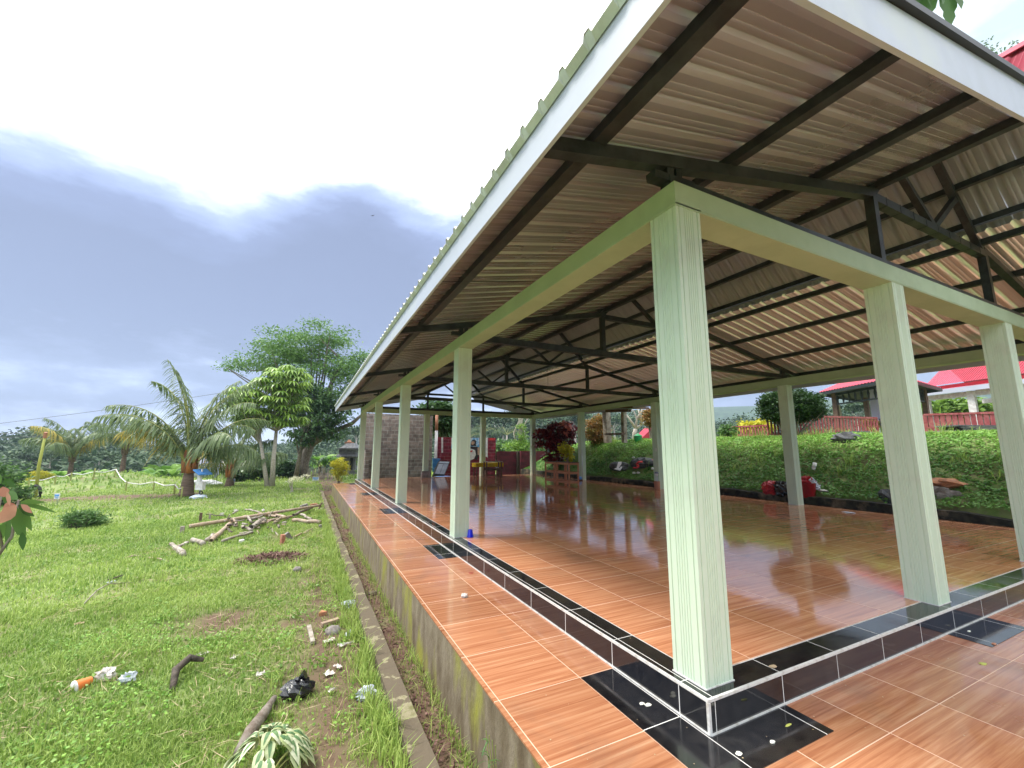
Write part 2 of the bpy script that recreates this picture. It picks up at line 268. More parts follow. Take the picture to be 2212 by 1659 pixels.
# ------------------------------------------------------------------ mesh helpers
class MB:
    def __init__(s): s.v = []; s.f = []; s.m = []; s.k = 0
    def add(s, vs, fs):
        o = len(s.v); s.v += [tuple(map(float, p)) for p in vs]; s.f += [tuple(i+o for i in f) for f in fs]; s.m += [s.k]*len(fs); return s
    def box(s, a, b):
        (x0, y0, z0), (x1, y1, z1) = a, b
        return s.add([(x0,y0,z0),(x1,y0,z0),(x1,y1,z0),(x0,y1,z0),(x0,y0,z1),(x1,y0,z1),(x1,y1,z1),(x0,y1,z1)], [(3,2,1,0),(4,5,6,7),(0,1,5,4),(1,2,6,5),(2,3,7,6),(3,0,4,7)])
    def obox(s, c, h, R=None):                                 # centre, half sizes, 3x3 axes as rows
        R = np.eye(3) if R is None else np.asarray(R); c = np.asarray(c, float)
        vs = [c+R[0]*h[0]*i+R[1]*h[1]*j+R[2]*h[2]*k for k in (-1, 1) for i, j in ((-1,-1),(1,-1),(1,1),(-1,1))]
        return s.add(vs, [(3,2,1,0),(4,5,6,7),(0,1,5,4),(1,2,6,5),(2,3,7,6),(3,0,4,7)])
    def bar(s, a, b, w, h, up=(0, 0, 1)):                      # square bar between two points
        a = np.asarray(a, float); b = np.asarray(b, float); d = b-a; L = np.linalg.norm(d); d /= L
        sd = np.cross(d, up); n = np.linalg.norm(sd); sd = np.array([1., 0, 0]) if n < 1e-6 else sd/n; u = np.cross(sd, d)
        return s.obox((a+b)/2, (L/2, w/2, h/2), (d, sd, u))
    def tube(s, pts, rs, n=8, cap=True):
        pts = [np.asarray(p, float) for p in pts]; rs = [rs]*len(pts) if isinstance(rs, (int, float)) else rs; vs = []; fs = []; ref = np.array([.13, .21, .97])
        for i, p in enumerate(pts):
            d = pts[min(i+1, len(pts)-1)]-pts[max(i-1, 0)]; d = d/(np.linalg.norm(d)+1e-9)
            a = np.cross(d, ref if abs(d@ref) < .95 else np.array([1., 0, 0])); a /= np.linalg.norm(a); b = np.cross(d, a)
            vs += [p+rs[i]*(math.cos(2*PI*k/n)*a+math.sin(2*PI*k/n)*b) for k in range(n)]
        for i in range(len(pts)-1): fs += [(i*n+k, i*n+(k+1) % n, (i+1)*n+(k+1) % n, (i+1)*n+k) for k in range(n)]
        if cap: fs += [tuple(range(n))[::-1], tuple(range((len(pts)-1)*n, len(pts)*n))]
        return s.add(vs, fs)
    def lathe(s, c, prof, n=16):
        vs = []; fs = []
        for (r, z) in prof: vs += [(c[0]+r*math.cos(2*PI*k/n), c[1]+r*math.sin(2*PI*k/n), c[2]+z) for k in range(n)]
        for i in range(len(prof)-1): fs += [(i*n+k, i*n+(k+1) % n, (i+1)*n+(k+1) % n, (i+1)*n+k) for k in range(n)]
        fs += [tuple(range(n))[::-1], tuple(range((len(prof)-1)*n, len(prof)*n))]
        return s.add(vs, fs)
    def prism(s, poly, a, b, axis=2):
        n = len(poly); ix = [i for i in range(3) if i != axis]; vs = []
        for h in (a, b):
            for (u, v) in poly:
                p = [0, 0, 0]; p[ix[0]] = u; p[ix[1]] = v; p[axis] = h; vs.append(p)
        return s.add(vs, [tuple(range(n))[::-1], tuple(range(n, 2*n))]+[(i, (i+1) % n, n+(i+1) % n, n+i) for i in range(n)])
    def blob(s, c, r, nu=14, nv=9, amp=.25, seed=0, flat=None):
        g = np.random.default_rng(seed); vs = []; fs = []
        for j in range(nv+1):
            th = PI*j/nv
            for i in range(nu):
                ph = 2*PI*i/nu; k = 1+amp*(g.random()-.5)*2*(math.sin(th)**.3)
                p = [c[0]+r[0]*k*math.sin(th)*math.cos(ph), c[1]+r[1]*k*math.sin(th)*math.sin(ph), c[2]+r[2]*k*math.cos(th)]
                if flat is not None: p[2] = max(p[2], flat)
                vs.append(p)
        for j in range(nv): fs += [(j*nu+i, (j+1)*nu+i, (j+1)*nu+(i+1) % nu, j*nu+(i+1) % nu) for i in range(nu)]
        return s.add(vs, fs)
    def build(s, name, m, parent=None, smooth=False, bevel=0, origin=None):
        me = bpy.data.meshes.new(name); vs = s.v
        if origin is not None: vs = [(v[0]-origin[0], v[1]-origin[1], v[2]-origin[2]) for v in vs]
        me.from_pydata(vs, [], s.f); me.validate()
        for q in (m if isinstance(m, (list, tuple)) else [m]): me.materials.append(q)
        if len(me.polygons) == len(s.m): me.polygons.foreach_set('material_index', s.m)
        if smooth: me.polygons.foreach_set('use_smooth', [True]*len(me.polygons))
        me.update(); o = bpy.data.objects.new(name, me); COL.objects.link(o)
        if origin is not None: o.location = origin
        if parent is not None: link(o, parent)
        if bevel:
            b = o.modifiers.new('bevel', 'BEVEL'); b.width = bevel; b.segments = 2; b.limit_method = 'ANGLE'
        return o
def link(o, parent):
    o.parent = parent
    q = parent; off = Vector((0, 0, 0))
    while q is not None: off += q.location; q = q.parent
    o.location = Vector(o.location)-off
    return o
def tag(o, label, cat, group=None, kind=None):
    o['label'] = label; o['category'] = cat
    if group: o['group'] = group
    if kind: o['kind'] = kind
    return o
def empty(name, loc, label, cat, group=None):
    o = bpy.data.objects.new(name, None); COL.objects.link(o); o.location = tuple(map(float, loc)); o.empty_display_size = .2; return tag(o, label, cat, group)
def struct(o): o['kind'] = 'structure'; return o
def npmesh(name, V, K, mats, parent=None, rn=None, mi=None, smooth=False):
    """V: (n,k,3) separate polygons given corner by corner, or V (m,3) with K index array (n,k)"""
    if K is None: n, k = V.shape[:2]; Vv = V.reshape(-1, 3); Fi = np.arange(n*k).reshape(n, k)
    else: Vv = V; Fi = K; n, k = K.shape
    me = bpy.data.meshes.new(name); me.vertices.add(len(Vv)); me.vertices.foreach_set('co', Vv.astype(np.float32).ravel())
    me.loops.add(n*k); me.loops.foreach_set('vertex_index', Fi.astype(np.int32).ravel())
    me.polygons.add(n); me.polygons.foreach_set('loop_start', (np.arange(n)*k).astype(np.int32)); me.polygons.foreach_set('loop_total', np.full(n, k, np.int32))
    for q in (mats if isinstance(mats, (list, tuple)) else [mats]): me.materials.append(q)
    if mi is not None: me.polygons.foreach_set('material_index', mi.astype(np.int32))
    me.update(calc_edges=True)
    if rn is not None:
        a = me.attributes.new('rnd', 'FLOAT', 'FACE'); a.data.foreach_set('value', rn.astype(np.float32))
    if smooth: me.polygons.foreach_set('use_smooth', np.ones(n, bool))
    o = bpy.data.objects.new(name, me); COL.objects.link(o)
    if parent is not None: link(o, parent)
    return o
def unit(a): return a/(np.linalg.norm(a, axis=-1, keepdims=True)+1e-9)
def leaf_quads(P, D, Wd, L, bend=.25, rows=((0, .12), (.35, 1.), (.72, .75), (1, .03)), up=None, g=RG, tw=.5):
    """leaves from base P, direction D, width Wd, length L; returns (V (n,4,3), rnd)"""
    n = len(P); D = unit(D); U = np.tile([0, 0, 1.], (n, 1)) if up is None else up
    S = unit(np.cross(D, U+g.normal(0, tw, (n, 3)))); Nn = np.cross(S, D); L = np.broadcast_to(L, n)[:, None]; Wd = np.broadcast_to(Wd, n)[:, None]
    bend = np.broadcast_to(bend, n)[:, None]; R = []
    for t, w in rows:
        c = P+D*L*t; c = c-np.array([0, 0, 1.])*bend*L*t*t
        R.append((c-S*Wd*w/2, c+S*Wd*w/2))
    q = [np.stack([R[i][0], R[i][1], R[i+1][1], R[i+1][0]], 1) for i in range(len(rows)-1)]
    r = g.random(n); return np.concatenate(q), np.tile(r, len(q))
def rhomb(P, D, Wd, L, g=RG, tw=.8):
    n = len(P); D = unit(D); S = unit(np.cross(D, np.array([0, 0, 1.])+g.normal(0, tw, (n, 3)))); L = np.broadcast_to(L, n)[:, None]; Wd = np.broadcast_to(Wd, n)[:, None]
    mid = P+D*L*.45; return np.stack([P, mid-S*Wd/2, P+D*L, mid+S*Wd/2], 1), g.random(n)
def rdir(n, g=RG): return unit(g.normal(0, 1, (n, 3)))
def in_ell(n, c, r, g=RG, shell=.5):
    d = rdir(n, g); k = (shell+(1-shell)*g.random(n))[:, None]; return np.asarray(c)+d*k*np.asarray(r)
def clumps(ells, nclump, per, cr, Lf, Wf, g, shell=.55, droop=.0, fancy=False, light=True):
    V = []; R = []; CC = []
    tot = sum(e_[1][0]*e_[1][1]*e_[1][2] for e_ in ells)
    for c, r in ells:
        k = max(1, int(nclump*r[0]*r[1]*r[2]/tot)); CC.append(in_ell(k, c, r, g, shell))
    CC = np.concatenate(CC); n = len(CC)
    base = g.random(n)
    P = np.repeat(CC, per, 0)+g.normal(0, 1, (n*per, 3))*np.array([cr, cr, cr*.45]); b = np.repeat(base, per)
    D = rdir(n*per, g); D[:, 2] = D[:, 2]*.6-droop; L = Lf*(.6+.8*g.random(n*per)); Wd = Wf*(.7+.6*g.random(n*per))
    if fancy: V, r = leaf_quads(P, D, Wd, L, .2, g=g); b = np.tile(b, 3)
    else: V, r = rhomb(P, D, Wd, L, g)
    return V, np.clip(.55*b+.45*r, 0, 1), CC
def limbs(mb, base, top, ccs, r0, g, k=14, n=7, sag=.15):
    """tapered limbs from the trunk to some clump centres"""
    base = np.asarray(base, float); top = np.asarray(top, float)
    for i in range(min(k, len(ccs))):
        e_ = ccs[g.integers(len(ccs))]; t = .45+.55*g.random(); s = base+(top-base)*t; m = s*.45+e_*.55+g.normal(0, .12, 3)*np.linalg.norm(e_-s)*.4; m[2] -= sag*np.linalg.norm(e_-s)*.3
        q = s*.75+m*.25; mb.tube([s, q, m, e_], [r0*.5*(1.2-t*.6), r0*.38*(1.2-t*.6), r0*.22, r0*.06], n, False)
def trunk(mb, pts, rs, n=10): mb.tube(pts, rs, n)
def make_tree(name, label, cat, base, path, rs, ells, leafm, barkm, nclump=120, per=22, cr=.25, Lf=.14, Wf=.07, seed=1, k=14, group=None, fancy=False, droop=.1, shell=.5, extra=None):
    g = np.random.default_rng(seed); root = empty(name, base, label, cat, group)
    mb = MB(); pts = [np.asarray(base)+np.asarray(p) for p in path]; trunk(mb, pts, rs)
    E_ = [(np.asarray(base)+np.asarray(c), r) for c, r in ells]
    V, R, CC = clumps(E_, nclump, per, cr, Lf, Wf, g, shell, droop, fancy)
    limbs(mb, pts[0], pts[-1], CC, rs[-1]*1.6, g, k)
    if extra: extra(mb, np.asarray(base))
    mb.build('trunk', barkm, root, smooth=True)
    npmesh('crown', V, None, leafm, root, R)
    return root
# ================================================================== GROUND
def axis_lines():
    a = list(np.arange(-22, 20, .3)); s = .4; v = 20.
    while v < 1400: a.append(v); s *= 1.09; v += s
    s = .4; v = -22.3
    while v > -1400: a.append(v); s *= 1.09; v -= s
    return np.array(sorted(a))
xs = axis_lines(); ys = axis_lines()+4
ys = np.sort(ys); XX, YY = np.meshgrid(xs, ys, indexing='ij'); ZZ = G(XX, YY)
def soilf(x, y):
    s = 1.35*np.exp(-((x+1.95)/.5)**2)*(.75+.5*vn(x, y, .4, 9))*smooth((8-y)/5)+np.maximum(0, vn(x, y, .37, 30)-.3)*.9*smooth((x+5)/3)
    s = s+np.maximum(0, vn(x, y, .9, 12)-.35)*1.1
    s = np.maximum(s, 1.2*np.exp(-((x+3.05)/.5)**2-((y-4.6)/.4)**2))
    d = np.abs(y-(21.2+.25*np.sin(x*.5)-.12*(x+8)))
    s = np.maximum(s, np.where((x < -6.2) & (x > -26), 1.3*np.exp(-(d/(1.0+.2*vn(x, y, 2, 3)))**2), 0))
    s = np.maximum(s, np.where((x > -1.3) & (x < 0), 1.5, 0))
    s = s*(1+.9*vn(x, y, .11, 7)+.5*vn(x, y, .05, 17))
    return np.clip(s, 0, 1)
def build_ground():
    n, m_ = XX.shape; V = np.stack([XX, YY, ZZ], -1).reshape(-1, 3); i, j = np.meshgrid(np.arange(n-1), np.arange(m_-1), indexing='ij')
    K = np.stack([i*m_+j, (i+1)*m_+j, (i+1)*m_+j+1, i*m_+j+1], -1).reshape(-1, 4)
    m = mat('lawn_ground', (.12, .19, .04), .95, c2=(.24, .28, .10), scale=1.3, bump=.6, bscale=9, detail=9, c3=(.20, .17, .09), s3=3)
    t = m.node_tree; P = t.nodes['Principled BSDF']; prev = P.inputs['Base Color'].links[0].from_socket
    a = t.nodes.new('ShaderNodeAttribute'); a.attribute_name = 'soil'; mx = t.nodes.new('ShaderNodeMix'); mx.data_type = 'RGBA'
    nz = t.nodes.new('ShaderNodeTexNoise'); nz.inputs['Scale'].default_value = 30; nz.inputs['Detail'].default_value = 6; mm = t.nodes.new('ShaderNodeMix'); mm.data_type = 'RGBA'; t.links.new(nz.outputs[0], mm.inputs[0]); mm.inputs[6].default_value = (.06, .03, .018, 1); mm.inputs[7].default_value = (.22, .14, .09, 1)
    t.links.new(a.outputs['Fac'], mx.inputs[0]); t.links.new(prev, mx.inputs[6]); t.links.new(mm.outputs[2], mx.inputs[7]); t.links.new(mx.outputs[2], P.inputs['Base Color'])
    a2 = t.nodes.new('ShaderNodeAttribute'); a2.attribute_name = 'woods'; mf = t.nodes.new('ShaderNodeMix'); mf.data_type = 'RGBA'; t.links.new(a2.outputs['Fac'], mf.inputs[0]); t.links.new(mx.outputs[2], mf.inputs[6]); n3 = t.nodes.new('ShaderNodeTexNoise'); n3.inputs['Scale'].default_value = .12; n3.inputs['Detail'].default_value = 12; cr = t.nodes.new('ShaderNodeValToRGB'); t.links.new(n3.outputs[0], cr.inputs[0]); cr.color_ramp.elements[0].position = .35; cr.color_ramp.elements[0].color = (.02, .045, .02, 1); cr.color_ramp.elements[1].position = .7; cr.color_ramp.elements[1].color = (.07, .12, .05, 1); tq = t.nodes.new('ShaderNodeTexCoord'); t.links.new(tq.outputs['Object'], n3.inputs[0]); t.links.new(cr.outputs[0], mf.inputs[7]); t.links.new(mf.outputs[2], P.inputs['Base Color'])
    o = npmesh('ground', V, K, m, smooth=True); aw = o.data.attributes.new('woods', 'FLOAT', 'POINT'); aw.data.foreach_set('value', smooth((np.hypot(V[:, 0]-C[0], V[:, 1]-C[1])-42)/20).astype(np.float32)); at_ = o.data.attributes.new('soil', 'FLOAT', 'POINT'); at_.data.foreach_set('value', soilf(V[:, 0], V[:, 1]).astype(np.float32))
    struct(o)
build_ground()
# ================================================================== PAVILION
LY, LX, CWD, SB, HB, HS, HC = 4.80072, 3.1329, .2494, .0789, .1895, .1845, 3.192
YF, XR = 19.54, 9.82
pav = empty('pavilion', (0, 0, 0), 'long open pavilion with mint green fluted columns, dark steel trusses and shiny wood-look tile floor', 'pavilion')
b = MB(); b.box((-.98, -4.2, -1.0), (XR, YF, -HS-.012)); b.build('base', M['concrete'], pav)
b = MB(); b.box((-.984, -4.2, -HS-.012), (0, YF+.004, -HS)); b.box((0, -4.2, -HS-.012), (XR, 0, -HS)); b.build('walkway_tiles', M['tileout'], pav)
for (x0, y0, x1, y1) in [(-.31, -.285, 0, .83), (0, -.285, .69, 0)]+[(-.31, u, 0, v) for u, v in ((4.42, 5.38), (9.17, 10.14), (13.77, 14.67), (18.6, 19.4))]+[(u, -.28, v, 0) for u, v in ((3.06, 3.92), (6.1, 7.0))]:
    b = MB(); b.box((x0, y0, -HS), (x1, y1, -HS+.004)); b.build('black_inlay', M['blackout'], pav)
b = MB(); b.box((.012, .012, -HS), (XR, YF, -.004)); b.build('floor_slab', M['concrete'], pav)
b = MB(); b.box((.205, .205, -.004), (XR, YF+.003, 0)); b.build('floor_tiles', M['tile'], pav)
b = MB(); b.box((.012, .012, -.004), (.2, YF, 0.001)); b.box((.2, .012, -.004), (XR, .2, 0.001)); b.build('black_border', M['black'], pav)
b = MB(); b.box((0, 0, -HS), (.012, YF, -.012)); b.box((.012, 0, -HS), (XR, .012, -.012)); b.build('riser_tiles', M['riser'], pav)
b = MB(); b.bar((.004, 0, -.003), (.004, YF, -.003), .016, .016); b.bar((.014, .004, -.003), (XR, .004, -.003), .016, .016); b.box((-.006, -.006, -HS+.004), (.012, .012, -.012))
for (x0, y0, x1, y1) in ((.198, .2, .206, YF), (.2, .198, XR, .206)): b.box((x0, y0, -.003), (x1, y1, .0022))
b.bar((-.004, 0, -HS+.006), (-.004, YF, -HS+.006), .012, .01); b.bar((0, -.004, -HS+.006), (XR, -.004, -HS+.006), .012, .01)
b.build('white_edge_trim', M['trim'], pav)
def column_profile():
    w = CWD; P = []
    gr = [(.032, .010, .006)]+[(.083+i*.0208, .0105, .0045) for i in range(5)]+[(.218, .010, .006)]
    ts = [(0, 0)]
    for c, wd, dp in gr: ts += [(c-wd/2, 0), (c-wd/4, dp), (c+wd/4, dp), (c+wd/2, 0)]
    for (ox, oy, dx, dy) in ((0, 0, 1, 0), (w, 0, 0, 1), (w, w, -1, 0), (0, w, 0, -1)):
        P += [(ox+dx*t-dy*d, oy+dy*t+dx*d) for t, d in ts]
    return P
CP = column_profile(); cproto = None
spots = [(0, j) for j in range(5)]+[(3, j) for j in range(5)]+[(1, 0), (2, 0), (1, 4), (2, 4)]
for (i, j) in spots:
    if cproto is None:
        b = MB(); b.prism(CP, 0, HC+.02); cproto = b.build('column', M['paint'], pav)
        b = MB(); b.box((-.006, -.006, -.012), (CWD+.006, CWD+.006, .007)); cfoot = b.build('column_foot', M['trim'], cproto); c_ = cproto; f_ = cfoot
    else:
        c_ = cproto.copy(); COL.objects.link(c_); f_ = cfoot.copy(); COL.objects.link(f_); f_.parent = c_
    c_.location = (SB+i*LX, SB+j*LY, 0)
xa, xb, ya, yb = SB, SB+3*LX+CWD, SB, SB+4*LY+CWD; z0, z1 = HC, HC+HB; e3 = .004
for (p, q) in (((xa-e3, ya-e3), (xa+CWD+e3, yb+e3)), ((xb-CWD-e3, ya-e3), (xb+e3, yb+e3))):
    b = MB(); b.box((*p, z0), (*q, z1)); b.box((p[0]-.004, p[1], z0+.012), (q[0]+.004, q[1], z0+.022)); b.build('ring_beam', M['beam'], pav)
for (p, q) in (((xa+CWD+e3, ya-e3), (xb-CWD-e3, ya+CWD+e3)), ((xa+CWD+e3, yb-CWD-e3), (xb-CWD-e3, yb+e3))):
    b = MB(); b.box((*p, z0), (*q, z1)); b.box((p[0], p[1]-.004, z0+.012), (q[0], q[1]+.004, z0+.022)); b.build('ring_beam', M['beam'], pav)
XM = (xa+xb)/2; BX, BZ, SK, ST = 3.34, 4.262, .215, .99           # break of the two roof slopes
def mir(x): return 2*XM-x
def skz(x): return BZ+SK*(x-BX)                                 # underside of the left lower rafter
def stz(x): return BZ+ST*(x-BX)
def truss(y):
    d = .05
    b = MB(); b.box((xa+.05, y-d, z1), (xb-.05, y+d, z1+.12)); t = b.build('truss', M['steel'], pav)
    for f in (lambda x: x, mir):
        b = MB(); b.bar((f(-.93), y, skz(-.93)+.05), (f(BX+.03), y, BZ+.055), .09, .1); b.build('lower_rafter', M['steel'], t)
        b = MB(); b.bar((f(BX), y, BZ+.05), (f(XM), y, stz(XM)+.04), .08, .1); b.build('upper_rafter', M['steel'], t)
        b = MB(); b.box((min(f(BX-.045), f(BX+.045)), y-.045, z1+.12), (max(f(BX-.045), f(BX+.045)), y+.045, BZ)); b.build('post', M['steel'], t)
        b = MB(); b.bar((XM, y, BZ+.03), (f(4.03), y, stz(4.03)), .07, .07); b.build('strut', M['steel'], t)
        cx = f(.21)
        b = MB(); b.box((cx-.09, y-.035, z1), (cx-.02, y+.035, skz(.21)+.01)); b.box((cx+.01, y-.03, z1), (cx+.07, y+.03, skz(.21)+.02)); b.bar((f(-.02), y, z1+.09), (f(.4), y, z1+.11), .09, .06); b.build('stub_post', M['steel'], t)
    b = MB(); b.box((BX+.04, y-.045, BZ-.05), (mir(BX)-.04, y+.045, BZ+.05))
    for k in range(9): x = BX+.25+k*.33; b.box((x, y-.049, BZ-.054), (x+.012, y+.049, BZ+.054))
    b.build('tie_beam', M['steel'], t)
for j in range(5): truss(SB+CWD/2+j*LY)
PY0, PY1 = -1.0, 20.45
def purlin(x, z, w=.055, h=.085):
    b = MB(); b.box((x-w/2, PY0, z), (x+w/2, PY1, z+h)); b.box((x+w/2, PY0, z), (x+w/2+.02, PY1, z+.012)); b.build('purlin', M['steel'], pav)
for f in (lambda x: x, mir):
    for x in (-.54, .88, 2.25, 3.42): purlin(f(x), skz(x)+.098, .06 if x > 0 else .08)
    for x in (3.62, 4.05): purlin(f(x), stz(x)+.085)
    purlin(f(4.78), stz(4.78)+.07)
def ribs(y0, y1):
    P = []; y = y0; k = 0
    while y < y1:
        P += [(y, 0), (y+.060, 0), (y+.063, .002), (y+.067, .002), (y+.070, 0), (y+.116, 0), (y+.119, .002), (y+.123, .002), (y+.126, 0), (y+.160, 0), (y+.176, .034), (y+.216, .034), (y+.232, 0)]; y += .2352
    return [(yy, h) for yy, h in P if yy <= y1]
RB = ribs(-1.10, 20.5)
def sheet(xs0, zs0, xs1, zs1, name='roof_sheet'):
    nrm = np.array([-(zs1-zs0), xs1-xs0]); nrm = nrm/np.linalg.norm(nrm); nrm = nrm if nrm[1] > 0 else -nrm
    V = []; K = []; MI = []; n = len(RB)
    for t in (0, .004):
        for (x, z) in ((xs0, zs0), (xs1, zs1)):
            for (y, h) in RB: V.append((x+nrm[0]*(h+t), y, z+nrm[1]*(h+t)))
    for s_, (a0, a1) in enumerate(((0, n), (2*n, 3*n))):
        for i in range(n-1): K.append((a0+i, a0+i+1, a1+i+1, a1+i)); MI.append(s_)
    for a0, a1 in ((0, 2*n), (n, 3*n)):
        for i in range(n-1): K.append((a0+i, a0+i+1, a1+i+1, a1+i)); MI.append(0)
    return npmesh(name, np.array(V), np.array(K), [M['sheet'], M['greysheet'] if abs(xs0-XM) > 3 else M['redsheet']], pav, mi=np.array(MI))
zo = .186
for f in (lambda x: x, mir):
    sheet(f(-1.07), skz(-1.07)+zo, f(3.60), skz(3.60)+zo)
    sheet(f(3.37), stz(3.37)+zo+.045, f(XM), stz(XM)+zo+.045)
b = MB()
for sg in (-1, 1): b.bar((XM+sg*.11, PY0, stz(XM)+.2), (XM+sg*.11, PY1, stz(XM)+.2), .26, .012, up=(sg*.7, 0, .75))
b.build('ridge_cap', M['redsheet'], pav)
b = MB(); n = len(RB)                                          # wavy closure strip under the sheet ends along the left eave
for f in (lambda x: x, mir):
    o_ = len(b.v); zs = skz(-1.072)+zo; b = MB(); b.add([(f(-1.072), y, zs+h*.98-.001) for y, h in RB]+[(f(-1.030), y, ft_) for y, h in RB for ft_ in (3.47,)], [(i, i+1, n+i+1, n+i) for i in range(n-1)]); b.build('eave_closure', M['greysheet'], pav)
# fascia boards
ft, fb = 3.50, 3.245
for f in (lambda x: x, mir):
    b = MB(); x0, x1 = sorted((f(-1.022), f(-.995))); b.box((x0, -1.085, fb), (x1, 20.5, ft)); b.build('eave_fascia', M['white'], pav)
    for y in (-1.085, 20.475):
        b = MB(); P = [(f(-.995), fb), (f(BX-.02), fb+.197*(BX+.975)), (f(XM), fb+SK*(BX+.975)+ST*(XM-BX)+.03), (f(XM), ft+SK*(BX+.975)+ST*(XM-BX)+.08), (f(BX-.1), ft+SK*(BX+.975)), (f(-.995), ft)]
        b.add([(p[0], yy, p[1]) for yy in (y, y+.027) for p in P], [(0, 1, 4, 5), (1, 2, 3, 4), (11, 10, 7, 6), (10, 9, 8, 7), (0, 6, 7, 1), (1, 7, 8, 2), (3, 9, 10, 4), (4, 10, 11, 5), (5, 11, 6, 0)]); b.build('rake_fascia', M['white'], pav)
        b = MB(); b.bar((f(-1.03), y+.01, ft+.028), (f(BX), y+.01, ft+.028+SK*(BX+1.03)), .09, .045); b.build('rake_capping', M['dark'], pav)
# small fittings hung in the roof
L3 = at(1183.7, 841, Y=9.85)
lp = empty('hanging_lamp', L3, 'white oval lamp hanging on a thin wire below a steel truss', 'lamp')
b = MB(); b.blob((L3[0], L3[1], L3[2]), (.19, .07, .055), 16, 8, 0); b.build('lamp_housing', M['lamp'], lp, smooth=True)
b = MB(); b.tube([(L3[0], L3[1], L3[2]+.05), (L3[0], L3[1], 4.24)], .004, 5); b.build('wire', M['wire'], lp)
for i, (yy, lb) in enumerate(((2.95, 'thin black cable strung across under the roof sheets near the front corner'), (7.3, 'thin black cable strung across under the roof sheets above the middle bay'))):
    b = MB(); b.tube([(-.95, yy, skz(-.95)+.15), (.9, yy+.05, skz(.9)+.13), (3.4, yy+.1, BZ+.14), (4.05, yy+.12, stz(4.05)+.15)], .007, 5); tag(b.build('cable', M['wire']), lb, 'cable')
p_ = at(1450, 392, Z=z1)
# ================================================================== DITCH KERB AND WALL EDGES
b = MB(); n_ = 46; yk = np.linspace(-3.5, 22.6, n_); g = np.random.default_rng(3)
L_ = []
for y in yk:
    w0 = -1.435+g.normal(0, .008)-.03*smooth((y-2)/8); w1 = -1.285+g.normal(0, .007)-.03*smooth((y-2)/8); zt = -.595+g.normal(0, .006)
    L_ += [(w0, y, -.9), (w0, y, zt), (w1, y, zt), (w1, y, -.9)]
b.add(L_, [(i*4+k, i*4+k+1, i*4+k+5, i*4+k+4) for i in range(n_-1) for k in range(3)]+[(0, 1, 2, 3), ((n_-1)*4+3, (n_-1)*4+2, (n_-1)*4+1, (n_-1)*4)])
tag(b.build('ditch_kerb', M['curb']), 'low flaking concrete kerb along the grassy edge of the ditch', 'kerb')
b = MB(); yk = np.linspace(-4, 22, 40); L_ = []
for y in yk:
    zt = .165+g.normal(0, .018)-.12*smooth((3-y)/3); L_ += [(10.12+g.normal(0, .012), y, -.8), (10.14+g.normal(0, .012), y, zt), (10.33, y, zt+.01), (10.33, y, -.8)]
b.add(L_, [(i*4+k, i*4+k+1, i*4+k+5, i*4+k+4) for i in range(39) for k in range(3)]+[(0, 1, 2, 3), (159, 158, 157, 156)])
tag(b.build('retaining_wall', M['wallstain']), 'low black mossy retaining wall at the foot of the green bank', 'wall')
# ================================================================== GRASS AND GROUND COVER (nobody could count it)
def visible(x, y, m=90):
    d = np.stack([x-C[0], y-C[1], G(x, y)-C[2]], -1); z = d@FW; u = 1106+F*(d@R2)/np.maximum(z, .05); v = 829.5-F*(d@U2)/np.maximum(z, .05)
    return (z > .25) & (u > -m*3) & (u < 2212+m*3) & (v < 1659+m*5)
def lawn_points(n, r0, r1, g):
    a = g.uniform(-1.05, .62, n*2); r = np.sqrt(g.uniform(r0*r0, r1*r1, n*2)); x = C[0]+r*np.sin(a); y = C[1]+r*np.cos(a)
    k = ((x < -1.45) | (y > 20.6)) & visible(x, y) & (g.random(len(x)) > soilf(x, y)*.9)
    k &= ~((y > 19.5) & (y < 22.9) & (x > .5) & (x < 11)); return x[k][:n], y[k][:n]
def blades(x, y, h, w, g, lean=.5):
    n = len(x); z = G(x, y)-.005; P = np.stack([x, y, z], -1); a = g.uniform(0, 2*PI, n); A = np.stack([np.cos(a), np.sin(a), 0*a], -1); l = g.uniform(0, lean, n)[:, None]; B = np.stack([-A[:, 1], A[:, 0], 0*a], -1)
    h = h[:, None]; w = w[:, None]; up = np.array([0, 0, 1.]); m1 = P+up*h*.55+A*h*l*.35; tp = P+up*h*(1-.25*l)+A*h*l*1.15
    return np.stack([P-B*w/2, P+B*w/2, m1+B*w*.4, m1-B*w*.4], 1), np.stack([m1-B*w*.4, m1+B*w*.4, tp+B*w*.03, tp-B*w*.03], 1)
